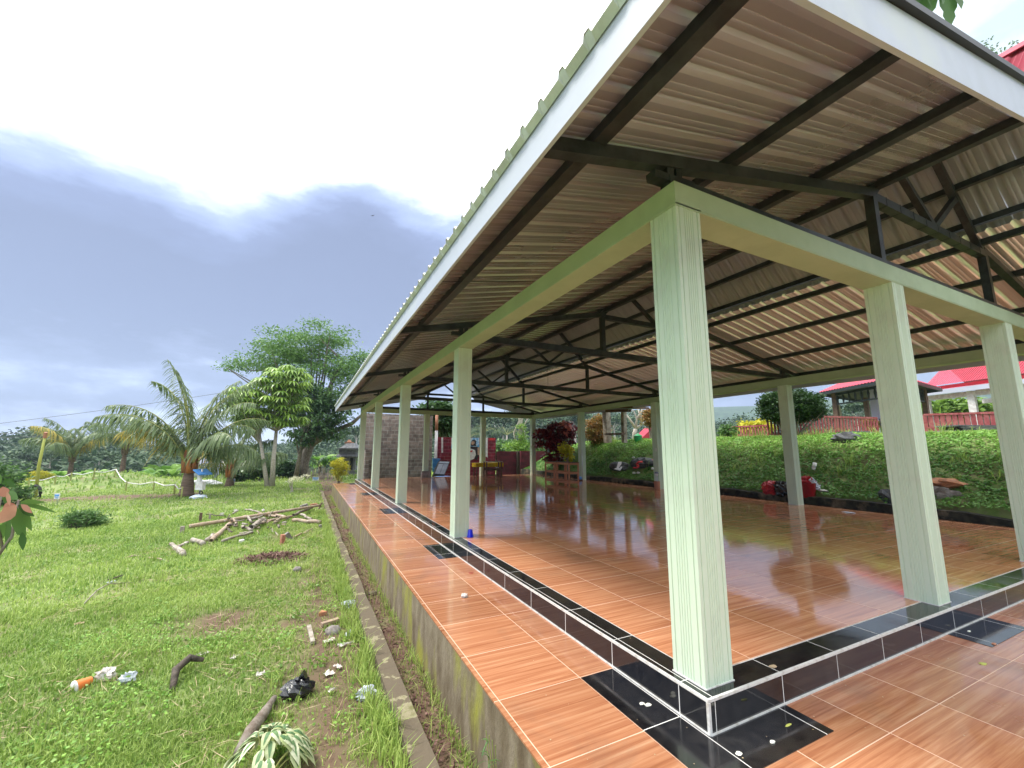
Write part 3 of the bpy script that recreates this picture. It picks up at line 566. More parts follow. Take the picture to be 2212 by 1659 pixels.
def grass():
    V = []; R = []; g = np.random.default_rng(11)
    for n, r0, r1, h0, w0 in ((70000, 1.2, 4.5, .055, .006), (75000, 4, 8.5, .07, .008), (70000, 8, 16, .085, .013), (45000, 15, 30, .10, .024), (15000, 30, 46, .2, .06)):
        x, y = lawn_points(n, r0, r1, g); tuft = .5+.5*vn(x, y, .35, 21)+.5*np.maximum(0, vn(x, y, 1.1, 33)); h = h0*(.5+g.random(len(x))*.9)*(.55+.6*np.clip(tuft, 0, 1.6)); w = w0*(.6+.8*g.random(len(x)))
        a, b_ = blades(x, y, h, w, g, .9); c = np.clip(.35+.22*vn(x, y, 1.7, 4)+.2*vn(x, y, .5, 8)+g.normal(0, .22, len(x)), 0, 1); V += [a, b_]; R += [c, np.clip(c+.12, 0, 1)]
    # taller tufts along the kerb and here and there
    cx = np.concatenate([g.normal(-1.56, .055, 360), g.uniform(-9, -1.6, 240)]); cy = np.concatenate([-.8+13*g.random(360)**1.3, g.uniform(-.8, 16, 240)])
    k = 16; x = np.repeat(cx, k)+g.normal(0, .035, len(cx)*k); y = np.repeat(cy, k)+g.normal(0, .04, len(cx)*k); h = np.repeat(np.concatenate([g.uniform(.08, .26, 360), g.uniform(.09, .2, 240)]), k)*g.uniform(.5, 1.1, len(x)); ok = x < -1.42
    a, b_ = blades(x[ok], y[ok], h[ok], np.full(ok.sum(), .010), g, .8); c = g.uniform(.2, .95, ok.sum()); V += [a, b_]; R += [c, c]
    o = npmesh('grass', np.concatenate(V), None, M['grass'], rn=np.concatenate(R)); tag(o, 'short bright green lawn grass with taller tufts along the kerb', 'grass', kind='stuff')
    x, y = lawn_points(15000, 1.2, 7, g); k = vn(x, y, .45, 40) > .05; x, y = x[k], y[k]; P = np.stack([x, y, G(x, y)+g.uniform(.01, .05, len(x))], -1); D = rdir(len(x), g); D[:, 2] = abs(D[:, 2])*.3
    q, r = rhomb(P, D, .022, .03, g, .4); o = npmesh('clover', q, None, M['clover'], rn=r); tag(o, 'small round clover leaves spread through the lawn', 'clover', kind='stuff')
    x, y = lawn_points(16000, 1.2, 13, g); s = vn(x, y, .6, 51)+1.6*np.exp(-((x+2.2)/.7)**2) > .22; x, y = x[s], y[s]; P = np.stack([x, y, G(x, y)+g.uniform(.005, .05, len(x))], -1); a = g.uniform(0, 2*PI, len(x)); D = np.stack([np.cos(a), np.sin(a), g.normal(0, .12, len(x))], -1)
    q, r = rhomb(P, D, .006, g.uniform(.07, .26, len(x)), g, .3); o = npmesh('dry_straw', q, None, M['straw'], rn=r); tag(o, 'dead straw and dry stalks lying in the lawn', 'straw', kind='stuff')
    cx = g.uniform(-11, -1.6, 240); cy = g.uniform(-.5, 16, 240); k = 60; x = np.repeat(cx, k)+g.normal(0, .10, 240*k); y = np.repeat(cy, k)+g.normal(0, .12, 240*k); ok = (x < -1.5); x, y = x[ok], y[ok]; P = np.stack([x, y, G(x, y)+g.uniform(.01, .07, len(x))], -1); D = rdir(len(x), g); D[:, 2] = abs(D[:, 2])*.5
    q, r = rhomb(P, D, g.uniform(.015, .03, len(x)), g.uniform(.03, .06, len(x)), g, .5); o = npmesh('broadleaf_weeds', q, None, M['lush'], rn=r*.8); tag(o, 'patches of darker broad-leaved weeds in the lawn', 'weeds', kind='stuff')
    # ditch: leaf litter and weeds
    n = 5000; x = g.uniform(-1.28, -.99, n); y = -.8+22*g.random(n)**2; P = np.stack([x, y, G(x, y)+g.uniform(0, .03, n)], -1); D = rdir(n, g); D[:, 2] *= .3
    q, r = rhomb(P, D, g.uniform(.008, .025, n), g.uniform(.02, .06, n), g, .6); o = npmesh('leaf_litter', q, None, M['mulch'], rn=r); tag(o, 'brown leaf litter and mud filling the narrow ditch', 'litter', kind='stuff')
    n = 3800; x = np.where(g.random(n) < .6, -1.0-np.abs(g.normal(0, .04, n)), g.uniform(-1.28, -1.0, n)); y = -.5+20*g.random(n)**1.3; k = vn(x, y*1.0, .5, 61) > -.15; x, y = x[k], y[k]
    a, b_ = blades(x, y, g.uniform(.03, .16, len(x)), np.full(len(x), .006), g, 1.1); c = g.random(len(x)); o = npmesh('ditch_weeds', np.concatenate([a, b_]), None, M['grass'], rn=np.concatenate([c, c])); tag(o, 'thin weeds growing at the foot of the mossy floor wall', 'weeds', kind='stuff')
grass()
def bank():
    g = np.random.default_rng(23); n = 210000; x = g.uniform(10.2, 20, n); y = g.uniform(-1, 26, n); k = g.random(n) < np.where(x < 13.4, 1, .35); x, y = x[k], y[k]; keep = np.ones(len(x), bool)
    for (ex, ey, er) in BARE: keep &= ((x-ex)**2+(y-ey)**2) > er**2
    x, y = x[keep], y[keep]; z = G(x, y); d = np.hypot(x-C[0], y-C[1]); hg = np.abs(vn(x, y, .33, 71))*.07+.05*vn(x, y, .9, 3)
    P = np.stack([x, y, z+g.uniform(-.01, .05, len(x))+hg], -1); D = rdir(len(x), g); D[:, 0] -= .6; D[:, 2] = D[:, 2]*.5+.25; s = .7+.6*g.random(len(x))
    q, r = leaf_quads(P, D, .042*s, .085*s, .35, rows=((0, .2), (.45, 1.), (1, .1)), g=g); c = np.clip(.12+.3*r+.25*np.tile(vn(x, y, .6, 5), 2)+.35*np.tile(smooth((z-.9)/1), 2), 0, 1)
    o = npmesh('creeping_ground_cover', q, None, M['creeper'], rn=c); tag(o, 'dense dark green creeping plants covering the bank behind the pavilion', 'ground cover', kind='stuff')
    cx = g.uniform(11, 13.5, 190); cy = g.uniform(0, 18, 190); k = 14; x = np.repeat(cx, k)+g.normal(0, .05, 190*k); y = np.repeat(cy, k)+g.normal(0, .06, 190*k); h = np.repeat(g.uniform(.15, .5, 190), k)*g.uniform(.5, 1.1, len(x)); a, b_ = blades(x, y, h, np.full(len(x), .014), g, 1.1); c = g.uniform(.1, .7, len(x))
    x2 = g.uniform(12.6, 15, 26000); y2 = g.uniform(0, 22, 26000); a2, b2 = blades(x2, y2, g.uniform(.06, .16, len(x2)), np.full(len(x2), .014), g, .9); c2 = g.uniform(.2, 1, len(x2))
    o = npmesh('bank_grass', np.concatenate([a, b_, a2, b2]), None, M['grass'], rn=np.concatenate([c, c, c2, c2])); tag(o, 'long grass blades standing on the bank and along its top', 'grass', kind='stuff')
def bpos(px, py): p = gnd(px, py); return p
BARE = []
rockA, rockB, rockC, rockD = bpos(1340, 1011), bpos(1388, 1004), bpos(1826, 950), bpos(2045, 1048)
for p, r in ((rockA, .42), (rockB, .48), (rockC, .25), (rockD, .2), (bpos(1922, 1075), .15)): BARE.append((p[0], p[1], r))
bank()
# ================================================================== THINGS ON THE LEFT
def frond(parent, base, azm, th0, Lf, bend, g, m, nl=62, ll=.75, twist=0, pet=True):
    S_ = 16; pts = []; p = np.array(base, float); th = th0; ds = Lf/S_; A = np.array([math.sin(azm), math.cos(azm), 0.]); dirs = []
    for i in range(S_+1):
        d = A*math.sin(th)+np.array([0, 0, math.cos(th)]); pts.append(p.copy()); dirs.append(d); p = p+d*ds; th += bend*ds*(.35+1.3*i/S_)
    pts = np.array(pts); dirs = np.array(dirs); b = MB(); b.tube(list(pts), [max(.006, .045*(1-i/S_)**.8*(Lf/4)) for i in range(S_+1)], 5, False)
    side = np.array([A[1], -A[0], 0.]); t = np.linspace(.2, .99, nl); ix = t*S_; i0 = np.minimum(ix.astype(int), S_-1); fr = (ix-i0)[:, None]; P = pts[i0]*(1-fr)+pts[i0+1]*fr; D0 = dirs[i0]
    env = np.sin(np.clip(t*1.02, 0, 1)*PI*.86+.30)**.7; Q = []; R = []
    for s in (-1, 1):
        D = D0*.62+side*s*.85+np.array([0, 0, -.12]); D = D+g.normal(0, .16, D.shape)+np.array([0, 0, -.25])*t[:, None]; q, r = leaf_quads(P, D, .042*Lf/4*.85+.012, ll*env*(.85+.3*g.random(nl)), .75+.5*g.random(nl), rows=((0, .5), (.35, 1.), (.7, .8), (1, .05)), up=np.tile(np.array([0, 0, 1.]), (nl, 1)), g=g, tw=.25)
        Q.append(q); R.append(r)
    o = npmesh('frond', np.concatenate(Q), None, m, parent, np.clip(np.concatenate(R), 0, 1))
    b.build('midrib', M['petiole'], o, smooth=True)
    return o
def palm(base, h, rt, fr, label, g, lean=(0, 0), m='palmleaf', dead=0, cat='palm', sheath_=True, group=None):
    base = np.asarray(base, float); top = base+np.array([lean[0], lean[1], h]); root = empty('coconut_palm', base, label, cat, group); b = MB(); n = 9
    b.tube([base+(top-base)*i/n for i in range(n+1)], [rt*(1.15-.45*i/n)*(1+.05*(i % 2)) for i in range(n+1)], 14); b.build('trunk', M['palmbark'], root, smooth=True)
    b = MB()
    for k in range(7): a = k*2.4; b.tube([top+np.array([math.cos(a), math.sin(a), -.25])*rt*.6, top+np.array([math.cos(a)*rt*.9, math.sin(a)*rt*.9, .35]), top+np.array([math.cos(a)*rt*.8, math.sin(a)*rt*.8, .9])], [rt*.55, rt*.42, rt*.12], 7)
    b.build('sheaths', M['sheath'] if sheath_ else M['palmbark'], root, smooth=True)
    for (azm, th0, Lf, bend, *mm) in fr: frond(root, top+np.array([math.sin(azm)*rt*.4, math.cos(azm)*rt*.4, .2]), azm, th0, Lf, bend, g, M[mm[0]] if mm else M[m])
    for k in range(dead): a = 1+k*2.3; b = MB(); b.tube([top, top+np.array([math.sin(a)*.6, math.cos(a)*.6, -.1]), top+np.array([math.sin(a)*.9, math.cos(a)*.9, -1.2])], [.05, .035, .01], 5); b.build('dead_leaf_stalk', M['palmbark'], root, smooth=True)
    return root
g = np.random.default_rng(5)
VR = math.atan2(RT[0], RT[1])                                  # azimuth of picture right
pA = gnd(402, 1072)
frA = [(VR+PI+.2, .10, 4.9, .30), (VR+PI-.35, .30, 4.3, .40), (VR+.15, .20, 4.3, .42), (VR-.3, .10, 4.6, .26), (VR+PI/2, .10, 4.7, .18), (VR-PI/2, .15, 4.5, .30), (VR+PI+.1, .42, 4.2, .50), (VR+.1, .40, 3.6, .55), (VR+.5, .6, 3.4, .5), (VR+PI+.5, .7, 3.4, .5), (VR+2.2, .4, 4.0, .45), (VR-.9, .35, 4.0, .45), (VR+PI-.1, .03, 4.5, .14), (VR+PI+.05, .62, 4.0, .42, 'yellowpalm'), (VR+.2, .05, 4.4, .30), (VR-.1, .75, 3.0, .6)]
palm(pA, 1.0, .23, frA, 'largest coconut palm with ringed swollen trunk base beside the solar panel post', g)
pB = np.array([*posD(262, 1031, 30)[:2], 0]); pB[2] = float(G(pB[0], pB[1])); frB = [(VR+PI+k*.9+.2, .06+.16*(k % 4)+.08*(k % 3), 3.2+.3*(k % 3), .40+.12*(k % 2), *(['yellowpalm'] if k in (3, 9) else [])) for k in range(13)]
palm(pB, 2.0, .17, frB, 'coconut palm between the grassy mounds and the largest palm', g, sheath_=False)
pC = np.array([*posD(150, 1029, 31)[:2], 0]); pC[2] = float(G(pC[0], pC[1])); frC = [(VR+k*.83, .06+.16*(k % 5), 3.4+.3*(k % 3), .38+.12*(k % 2), *(['yellowpalm'] if k in (2, 7) else [])) for k in range(14)]
palm(pC, 2.1, .17, frC, 'leftmost coconut palm spreading wide low fronds behind the mound', g, sheath_=False)
pD = gnd(495, 1052); frD = [(VR+PI+.1, .75, 3.2, .42, 'yellowpalm'), (VR+PI-.4, .35, 4.2, .42), (VR+PI+.5, .55, 3.8, .45), (VR+.2, .5, 3.3, .42), (VR-.3, .75, 3.0, .46), (VR+.4, .9, 2.8, .4), (VR+PI/2, .3, 3.6, .32), (VR-PI/2, .3, 3.8, .3), (VR+PI-.1, .18, 3.8, .26), (VR+.05, .18, 3.5, .26), (VR+PI+.25, 1.1, 2.6, .4)]
palm(pD, .55, .2, frD, 'short young palm with bright orange sheaths and yellowing fronds beside the pale twin trunks', g)
# umbrella tree with twin pale trunks
pS = gnd(581, 1053); rS = empty('umbrella_tree', pS, 'umbrella tree with two slim pale trunks and drooping finger-like leaflets', 'tree')
Du = 23.0; sc = Du/F
b = MB(); T1 = [pS+np.array([-.05, 0, -.1]), pS+RT*(-.35)+np.array([0, 0, 1.1]), pS+RT*(-.75)+np.array([0, 0, 2.7])]; b.tube(T1, [.13, .09, .06], 10); b.build('trunk', M['palebark'], rS, smooth=True)
b = MB(); T2 = [pS+np.array([.14, 0, -.1]), pS+RT*.10+np.array([0, 0, 1.4]), pS+RT*.12+np.array([0, 0, 3.3])]; b.tube(T2, [.14, .11, .07], 10); b.build('trunk', M['palebark'], rS, smooth=True)
gs = np.random.default_rng(31); hubs = []; 
for (c, r, n) in (((-.6, 0, 4.6), (2.0, 1.8, 1.2), 130), ((.2, .2, 5.7), (1.35, 1.3, .95), 70), ((-1.3, 0, 3.6), (1.0, 1.0, .7), 30), ((.6, 0, 3.9), (1.0, 1.0, .9), 34)): hubs.append(in_ell(n, pS+RT*c[0]+FW*np.array([1, 1, 0])*c[1]+np.array([0, 0, c[2]]), r, gs, .45))
hubs = np.concatenate(hubs); k = 12; P = np.repeat(hubs, k, 0); a = np.tile(np.arange(k)*2*PI/k, len(hubs))+np.repeat(gs.uniform(0, 6, len(hubs)), k); D = np.stack([np.cos(a), np.sin(a), np.full(len(a), .12)], -1)
q, r = leaf_quads(P, D, .10, (.42+.12*gs.random(len(P))), .75, g=gs, tw=.05, rows=((0, .25), (.3, .9), (.65, 1.), (1, .15))); npmesh('crown', q, None, M['scheff'], rS, np.clip(.6*r+.5*np.tile(np.repeat(gs.random(len(hubs)), k), 3)-.1, 0, 1))
b = MB()
for h in hubs[::3]: s_ = T1[2] if (h-T1[2])@RT < -.1 else T2[2]; b.tube([s_-np.array([0, 0, .4]), s_*.5+h*.5-np.array([0, 0, .15]), h], [.035, .025, .014], 5, False)
b.build('limbs', M['palebark'], rS, smooth=True)
# large feathery tree and the glossy tree before it
pT = gnd(655, 1031); Dt = 33.
def off(px, py, D, base): return posD(px, py, D)-base
DT = float((pT-C)@FW)
p5 = [(0, 0, -.2), off(655, 1000, DT, pT), off(672, 955, DT, pT), off(690, 900, DT, pT)]
ELL = [((off(640, 745, DT, pT)), (3.0, 2.4, 1.2)), (off(700, 725, DT, pT), (2.2, 2.0, 1.2)), (off(560, 785, DT, pT), (2.6, 2.0, .8)), (off(600, 765, DT, pT), (2.0, 2.0, .8)), (off(515, 800, DT, pT), (1.3, 1.3, .45)), (off(745, 780, DT, pT), (2.2, 2.0, 1.3)), (off(680, 790, DT, pT), (3.0, 2.0, 1.0)), (off(770, 830, DT, pT), (1.6, 1.6, 1.6)), (off(720, 850, DT, pT), (1.8, 1.8, 1.2)), (off(785, 900, DT, pT), (1.0, 1.0, .4))]
def ex1(mb, base):
    a = posD(668, 962, DT); mb.tube([a, posD(712, 935, DT), posD(760, 915, DT-.5), posD(800, 880, DT-1)], [.26, .19, .14, .05], 8)
    mb.tube([posD(690, 905, DT), posD(668, 850, DT), posD(600, 800, DT), posD(530, 800, DT)], [.2, .14, .09, .03], 7); mb.tube([posD(690, 905, DT), posD(715, 830, DT), posD(740, 780, DT), posD(690, 730, DT)], [.2, .14, .09, .03], 7)
make_tree('feathery_tree', 'tall spreading tree with feathery foliage and a thick forked brown trunk', 'tree', pT, p5, [.48, .36, .30, .2], ELL, M['feather'], M['bark'], 190, 105, .42, .22, .085, 41, 26, extra=ex1, droop=.05, shell=.3)
pG = gnd(640, 1031); DG = float((pG-C)@FW)-1.5; pG = posD(638, 1033, DG); pG[2] = float(G(pG[0], pG[1]))
make_tree('glossy_tree', 'darker tree with large glossy leaves and a slim trunk left of the forked trunk', 'tree', pG, [(0, 0, -.1), off(648, 985, DG, pG), off(655, 930, DG, pG)], [.17, .13, .1], [(off(690, 905, DG, pG), (1.5, 1.4, 1.2)), (off(670, 860, DG, pG), (1.4, 1.3, 1.2)), (off(720, 890, DG, pG), (1.3, 1.2, 1.3)), (off(660, 940, DG, pG), (1.3, 1.3, .8)), (off(715, 935, DG, pG), (1.1, 1.1, .5)), (off(640, 900, DG, pG), (.8, 1, 1))], M['darkleaf'], M['bark'], 130, 34, .28, .28, .12, 43, 16, fancy=True, droop=.15, shell=.35)
# shrubs
def shrub(name, label, px, py, D, ells, lm, n=40, per=26, cr=.12, Lf=.1, Wf=.05, seed=1, stems=5, sm='bark', fancy=False, group=None, cat='shrub', h=.5, droop=0, r0=.03, shell=.5):
    p = gnd(px, py) if D is None else posD(px, py, D); 
    if D is not None: p[2] = float(G(p[0], p[1]))
    g = np.random.default_rng(seed); root = empty(name, p, label, cat, group); V, R, CC = clumps([(p+np.array(c), r) for c, r in ells], n, per, cr, Lf, Wf, g, shell, droop, fancy)
    b = MB()
    for k in range(stems): a = 2*PI*k/stems; e_ = CC[g.integers(len(CC))]; b.tube([p+np.array([math.cos(a), math.sin(a), -.1])*r0*2, p*.5+e_*.5+np.array([0, 0, -.05]), e_], [r0, r0*.7, r0*.25], 6, False)
    b.build('stems', M[sm], root, smooth=True); npmesh('foliage', V, None, M[lm], root, R); return root
shrub('golden_shrub', 'bright yellow-green rounded shrub narrowing to its foot near the far end of the walkway', 731, 1046, None, [((0, 0, 1.15), (.48, .48, .42)), ((.18, 0, .85), (.36, .36, .4)), ((-.15, 0, .8), (.33, .33, .4)), ((0, 0, .35), (.2, .2, .35))], 'goldleaf', 150, 40, .07, .07, .03, 51)
shrub('frangipani_shrub', 'small bare-stemmed shrub topped with cream white flowers in the lawn', 631, 1064, None, [((.1, 0, .62), (.32, .3, .12)), ((-.12, 0, .55), (.18, .2, .12)), ((.5, 0, .72), (.22, .2, .08))], 'cream', 40, 14, .05, .055, .035, 52, 6, 'palebark')
shrub('low_shrub', 'low dark green shrub standing alone in the left of the lawn', 170, 1140, None, [((0, 0, .22), (.45, .38, .24)), ((.25, 0, .15), (.3, .3, .15))], 'mid', 60, 30, .09, .12, .03, 53, 6)
shrub('leafy_bush', 'mixed green bush at the left edge behind the red-leaved sapling', -5, 1095, None, [((0, 0, .8), (.75, .7, .8)), ((.35, 0, .4), (.6, .6, .4)), ((-.7, 0, 1.1), (.8, .7, .9))], 'mid', 130, 30, .16, .16, .07, 54, 8)
shrub('round_yellow_tree', 'small round yellowish tree behind the leaning pole', 84, 1030, 31, [((0, 0, 1.35), (.7, .7, .45))], 'goldleaf', 60, 30, .12, .14, .06, 55, 5, h=1)
for i, (px, py, D, w, lb) in enumerate(((520, 1045, 26, 1.0, 'dark hedge bush just right of the young orange palm'), (550, 1044, 27, 1.0, 'dark hedge bush left of the pale twin trunks'), (605, 1042, 29, 1.1, 'dark hedge bush right of the pale twin trunks'), (632, 1038, 31, .9, 'dark hedge bush at the foot of the glossy tree'))):
    shrub('hedge_bush', lb, px, py, D, [((0, 0, .5), (w, .6, .55)), ((.3, .1, .8), (w*.6, .5, .35))], 'darkleaf', 70, 30, .15, .22, .12, 60+i, 5, fancy=True, group='hedge bushes behind the palms')
# red-leaved sapling at the left edge
pl = posD(8, 1200, 2.9); gz = float(G(pl[0]-.25, pl[1])); base_ = np.array([pl[0]-.28, pl[1]-.05, gz]); rr = empty('cocoa_sapling', base_, 'sapling with drooping glossy green and salmon pink leaves at the left edge', 'sapling')
b = MB(); tip = posD(40, 1080, 2.9); b.tube([base_, posD(-15, 1215, 2.9), posD(25, 1160, 2.9), tip], [.016, .013, .010, .006], 7); b.tube([posD(5, 1185, 2.9), posD(-5, 1120, 2.9), posD(5, 1060, 2.9)], [.008, .006, .004], 6); b.build('stem', M['bark'], rr, smooth=True)
gl = np.random.default_rng(71)
def hand_leaves(name, lst, D, m):
    P = np.array([posD(a, b_, D+dd) for a, b_, c_, d_, w, dd in lst]); E_ = np.array([posD(c_, d_, D+dd) for a, b_, c_, d_, w, dd in lst]); L = np.linalg.norm(E_-P, axis=1); W_ = np.array([w for *_, w, dd in lst])*D/F
    q, r = leaf_quads(P, E_-P, W_, L, .12, rows=((0, .1), (.15, .55), (.38, 1.), (.62, .9), (.85, .45), (1, .03)), up=np.tile(-FW, (len(P), 1)), g=gl, tw=.45); return npmesh(name, q, None, M[m], rr, r)
hand_leaves('green_leaves', [(38, 1092, 75, 1110, 22, 0), (40, 1095, 70, 1140, 24, .02), (35, 1095, 40, 1150, 22, -.02), (30, 1100, 0, 1150, 24, .02), (20, 1110, 15, 1180, 22, 0), (45, 1088, 125, 1098, 12, .03), (42, 1086, 100, 1078, 14, 0), (48, 1150, 50, 1185, 12, 0), (8, 1062, 40, 1075, 18, .05), (5, 1060, -25, 1085, 22, 0), (5, 1060, 20, 1095, 20, .05), (30, 1105, 55, 1160, 18, .05), (10, 1130, -20, 1180, 24, 0), (12, 1040, 35, 1050, 12, 0), (2, 1045, -8, 1015, 16, 0), (6, 1048, 28, 1030, 14, .04)], 2.9, 'mid')
hand_leaves('young_pink_leaves', [(35, 1092, -2, 1125, 26, -.05), (33, 1090, 5, 1100, 22, -.03), (20, 1058, -5, 1066, 22, -.04), (45, 1090, 70, 1105, 12, -.04), (15, 1062, 22, 1090, 16, -.05)], 2.85, 'pinkleaf')
# variegated plant and driftwood in the foreground
pv = gnd(575, 1690); rv = empty('variegated_plant', pv, 'drooping variegated plant with cream and green leaves at the bottom edge', 'plant')
gv = np.random.default_rng(81); nL = 95; cen = pv+np.array([0, .05, .10]); a = gv.uniform(0, 2*PI, nL); rr_ = np.sqrt(gv.random(nL))*.21; P = cen+np.stack([rr_*np.cos(a), rr_*.9*np.sin(a), .16*(1-(rr_/.22)**2)+gv.uniform(-.02, .02, nL)], -1); D = np.stack([np.cos(a), np.sin(a), .55-rr_*3], -1)+gv.normal(0, .2, (nL, 3))
rw = ((0, .15), (.12, .6), (.35, 1.), (.6, .85), (.82, .45), (1, .03)); U_ = np.tile(np.array([0, 0, 1.]), (nL, 1)); st = gv.bit_generator.state
q, r = leaf_quads(P, D, .062, .10, 1.1, rows=rw, up=U_, g=gv, tw=.15); npmesh('cream_leaves', q, None, M['varleaf'], rv, r)
gv.bit_generator.state = st; q2, r = leaf_quads(P+np.array([0, 0, .002]), D, .024, .080, .86, rows=rw, up=U_, g=gv, tw=.15); npmesh('green_leaf_centres', q2, None, M['vargreen'], rv, r)
b = MB()
for k in range(9): b.tube([pv, (pv+P[k*7])/2+np.array([0, 0, .02]), P[k*7]], [.006, .005, .003], 5)
b.build('stems', M['petiole'], rv)
def log_between(name, label, cat, a, c, r, m, n=8, group=None, seg=7, wob=.012, hollow=False, parent=None):
    a = np.asarray(a); c = np.asarray(c); g = np.random.default_rng(int(abs(a[0]*1000)+abs(c[1]*777)) % 9999); P = [a+(c-a)*t+g.normal(0, wob, 3)*(0 < t < 1) for t in np.linspace(0, 1, seg)]; mid = (a+c)/2
    b = MB(); rs = [r*(1+g.normal(0, .06)) for _ in P]
    if hollow:
        b.tube(P, rs, n, False); d = (P[0]-P[1])/np.linalg.norm(P[0]-P[1]); b.tube([P[0], P[0]-d*r*2.5], [rs[0]*.72]*2, n, False)
        nn = n; o0 = 0; o1 = len(b.v)-2*n; b.f += [(k, (k+1) % nn, o1+(k+1) % nn, o1+k) for k in range(nn)]; b.m += [0]*nn; b.f.append(tuple(range(o1+n, o1+2*n))); b.m.append(0)
    else: b.tube(P, rs, n)
    return tag(b.build(name, M[m], smooth=True, origin=tuple(mid)), label, cat, group)
def Z8(x, y): return (384+.1612*x, 1069.8+.1612*y)
def g8(x, y, dz=0): return gnd(*Z8(x, y), dz)
def C8(x, y, dz=0): return gnd(438.9+.3056*x, 1152+.3056*y, dz)
def C7(x, y, dz=0): return gnd(.3056*x, 1152+.3056*y, dz)
SP8 = .1612/F*10.5; AXY = np.array([-RT[1], RT[0], 0.])
# long bamboo pole resting on the pile, with joints
A_, B_ = g8(150, 465, .09), g8(1900, 245, .26); b = MB(); n = 40; 
b.tube([A_+(B_-A_)*i/n for i in range(n+1)], [.052-.014*i/n+(.005 if i % 6 == 3 else 0) for i in range(n+1)], 10); tag(b.build('bamboo_pole', M['bamboo'], smooth=True, origin=tuple(A_)), 'long straight bamboo pole lying across the top of the wood pile', 'bamboo pole')
pile = [(440, 655, 720, 400, .038, 'bamboo', 'thick bamboo length slanting down to the left front of the pile', 1, 0), (375, 640, 470, 560, .03, 'oldwood', 'short mossy round billet touching the left end of the thick bamboo length', 0, 0), (195, 635, 340, 690, .036, 'oldwood', 'short white-ended billet in the grass at the left of the pile', 0, 0), (975, 500, 1145, 390, .048, 'oldwood', 'hollow pale log with a dark open end in the middle of the pile', 1, .03),
 (1540, 330, 1800, 215, .032, 'bark', 'grey barked branch under the right end of the long bamboo pole', 1, .05), (1120, 430, 1530, 335, .026, 'bamboo', 'split bamboo strip ending against the grey barked branch', 0, .04), (590, 660, 1000, 535, .022, 'oldwood', 'flattened split cane along the front of the pile', 0, .02), (1210, 290, 1440, 350, .030, 'bamboo', 'round stick crossing behind the long bamboo pole', 0, .04), (1080, 300, 1320, 345, .028, 'bamboo', 'round brown billet with a dark end behind the hollow log', 1, .05), (1540, 380, 1910, 410, .036, 'bamboo', 'thick pale bamboo length at the right of the pile', 0, .02),
 (1650, 300, 1790, 370, .026, 'oldwood', 'short reddish stick crossing the thick pale bamboo', 0, .03), (900, 250, 1090, 280, .018, 'oldwood', 'thin pale stick behind the long bamboo pole', 0, .06), (740, 385, 785, 480, .020, 'bamboo', 'short cut stick standing between the split canes', 0, .06), (925, 350, 975, 430, .02, 'oldwood', 'short stick leaning left above the hollow log', 0, .07), (960, 420, 1055, 350, .018, 'darkold', 'short dark stick leaning right above the hollow log', 0, .07), (820, 540, 960, 525, .02, 'oldwood', 'small pale billet lying level in front of the hollow log', 0, .01),
 (865, 465, 975, 520, .026, 'oldwood', 'pale round billet touching the open end of the hollow log', 0, .03), (-5, 730, 125, 670, .026, 'oldwood', 'greenish round billet farthest left of the pile', 0, 0), (0, 760, 75, 835, .034, 'oldwood', 'squared weathered post stub farthest left in the grass', 0, 0), (1560, 580, 1800, 470, .014, 'bamboo', 'thin yellowish stick in the grass right of the bricks', 0, 0), (780, 370, 935, 345, .014, 'plaster', 'thin white-painted stick under the long bamboo pole', 0, .06), (380, 305, 640, 330, .010, 'darkold', 'thin dark stick crossing behind the left part of the pile', 0, .05), (640, 480, 720, 530, .022, 'darkold', 'dark wet stub under the thick bamboo length', 0, .01), (1260, 470, 1340, 560, .012, 'oldwood', 'thin stick in the grass between the pile and the bricks', 0, .0)]
for (x0, y0, x1, y1, r, m_, lb, ho, dz) in pile: log_between('pile_log', lb, 'log', g8(x0, y0, r*1.4+dz*1.5+.015), g8(x1, y1, r*1.4+dz*1.5+.015), r*1.4, m_, group='pieces of wood in the pile', hollow=bool(ho))
gx = np.random.default_rng(77)
for i in range(46):
    x = gx.uniform(620, 1500); y = 350+(x-620)*-.06+gx.uniform(-10, 190); a_ = gx.uniform(-.9, .5); l = gx.uniform(40, 130); p0 = g8(x, y, gx.uniform(.05, .2)); p1 = p0+RT*l*SP8*math.cos(a_)+np.array([0, 0, gx.uniform(-.03, .10)])+AXY*l*SP8*math.sin(a_)*1.5
    log_between('broken_stick', 'short broken '+['grey', 'pale', 'tan', 'dark'][i % 4]+' stick jumbled inside the wood pile', 'stick', p0, p1, gx.uniform(.012, .028), ['bark', 'oldwood', 'bamboo', 'darkold'][i % 4], 6, 'broken '+['grey', 'pale', 'tan', 'dark'][i % 4]+' sticks in the wood pile', 4, .006)
def upright(name, label, cat, x, y0, y1, w, m, conv=g8, sc=SP8, group=None, tilt=0):
    p = conv(x, y1); h = (y1-y0)*sc; rw = w*sc/2; b = MB(); t = np.array([math.sin(tilt), 0, math.cos(tilt)]); b.bar(p-t*.05, p+t*h, rw*2, rw*1.7, up=(0, 1, 0)); return tag(b.build(name, M[m], origin=tuple(p), bevel=.004), label, cat, group)
upright('stake', 'dark wooden stake standing behind the left end of the pile', 'stake', 300, 225, 360, 34, 'darkwood'); upright('stake', 'shorter grey stake just right of the dark stake', 'stake', 425, 240, 335, 26, 'oldwood'); upright('stake', 'pale stub post standing alone left of the long bamboo pole', 'stake', 55, 420, 500, 46, 'oldwood')
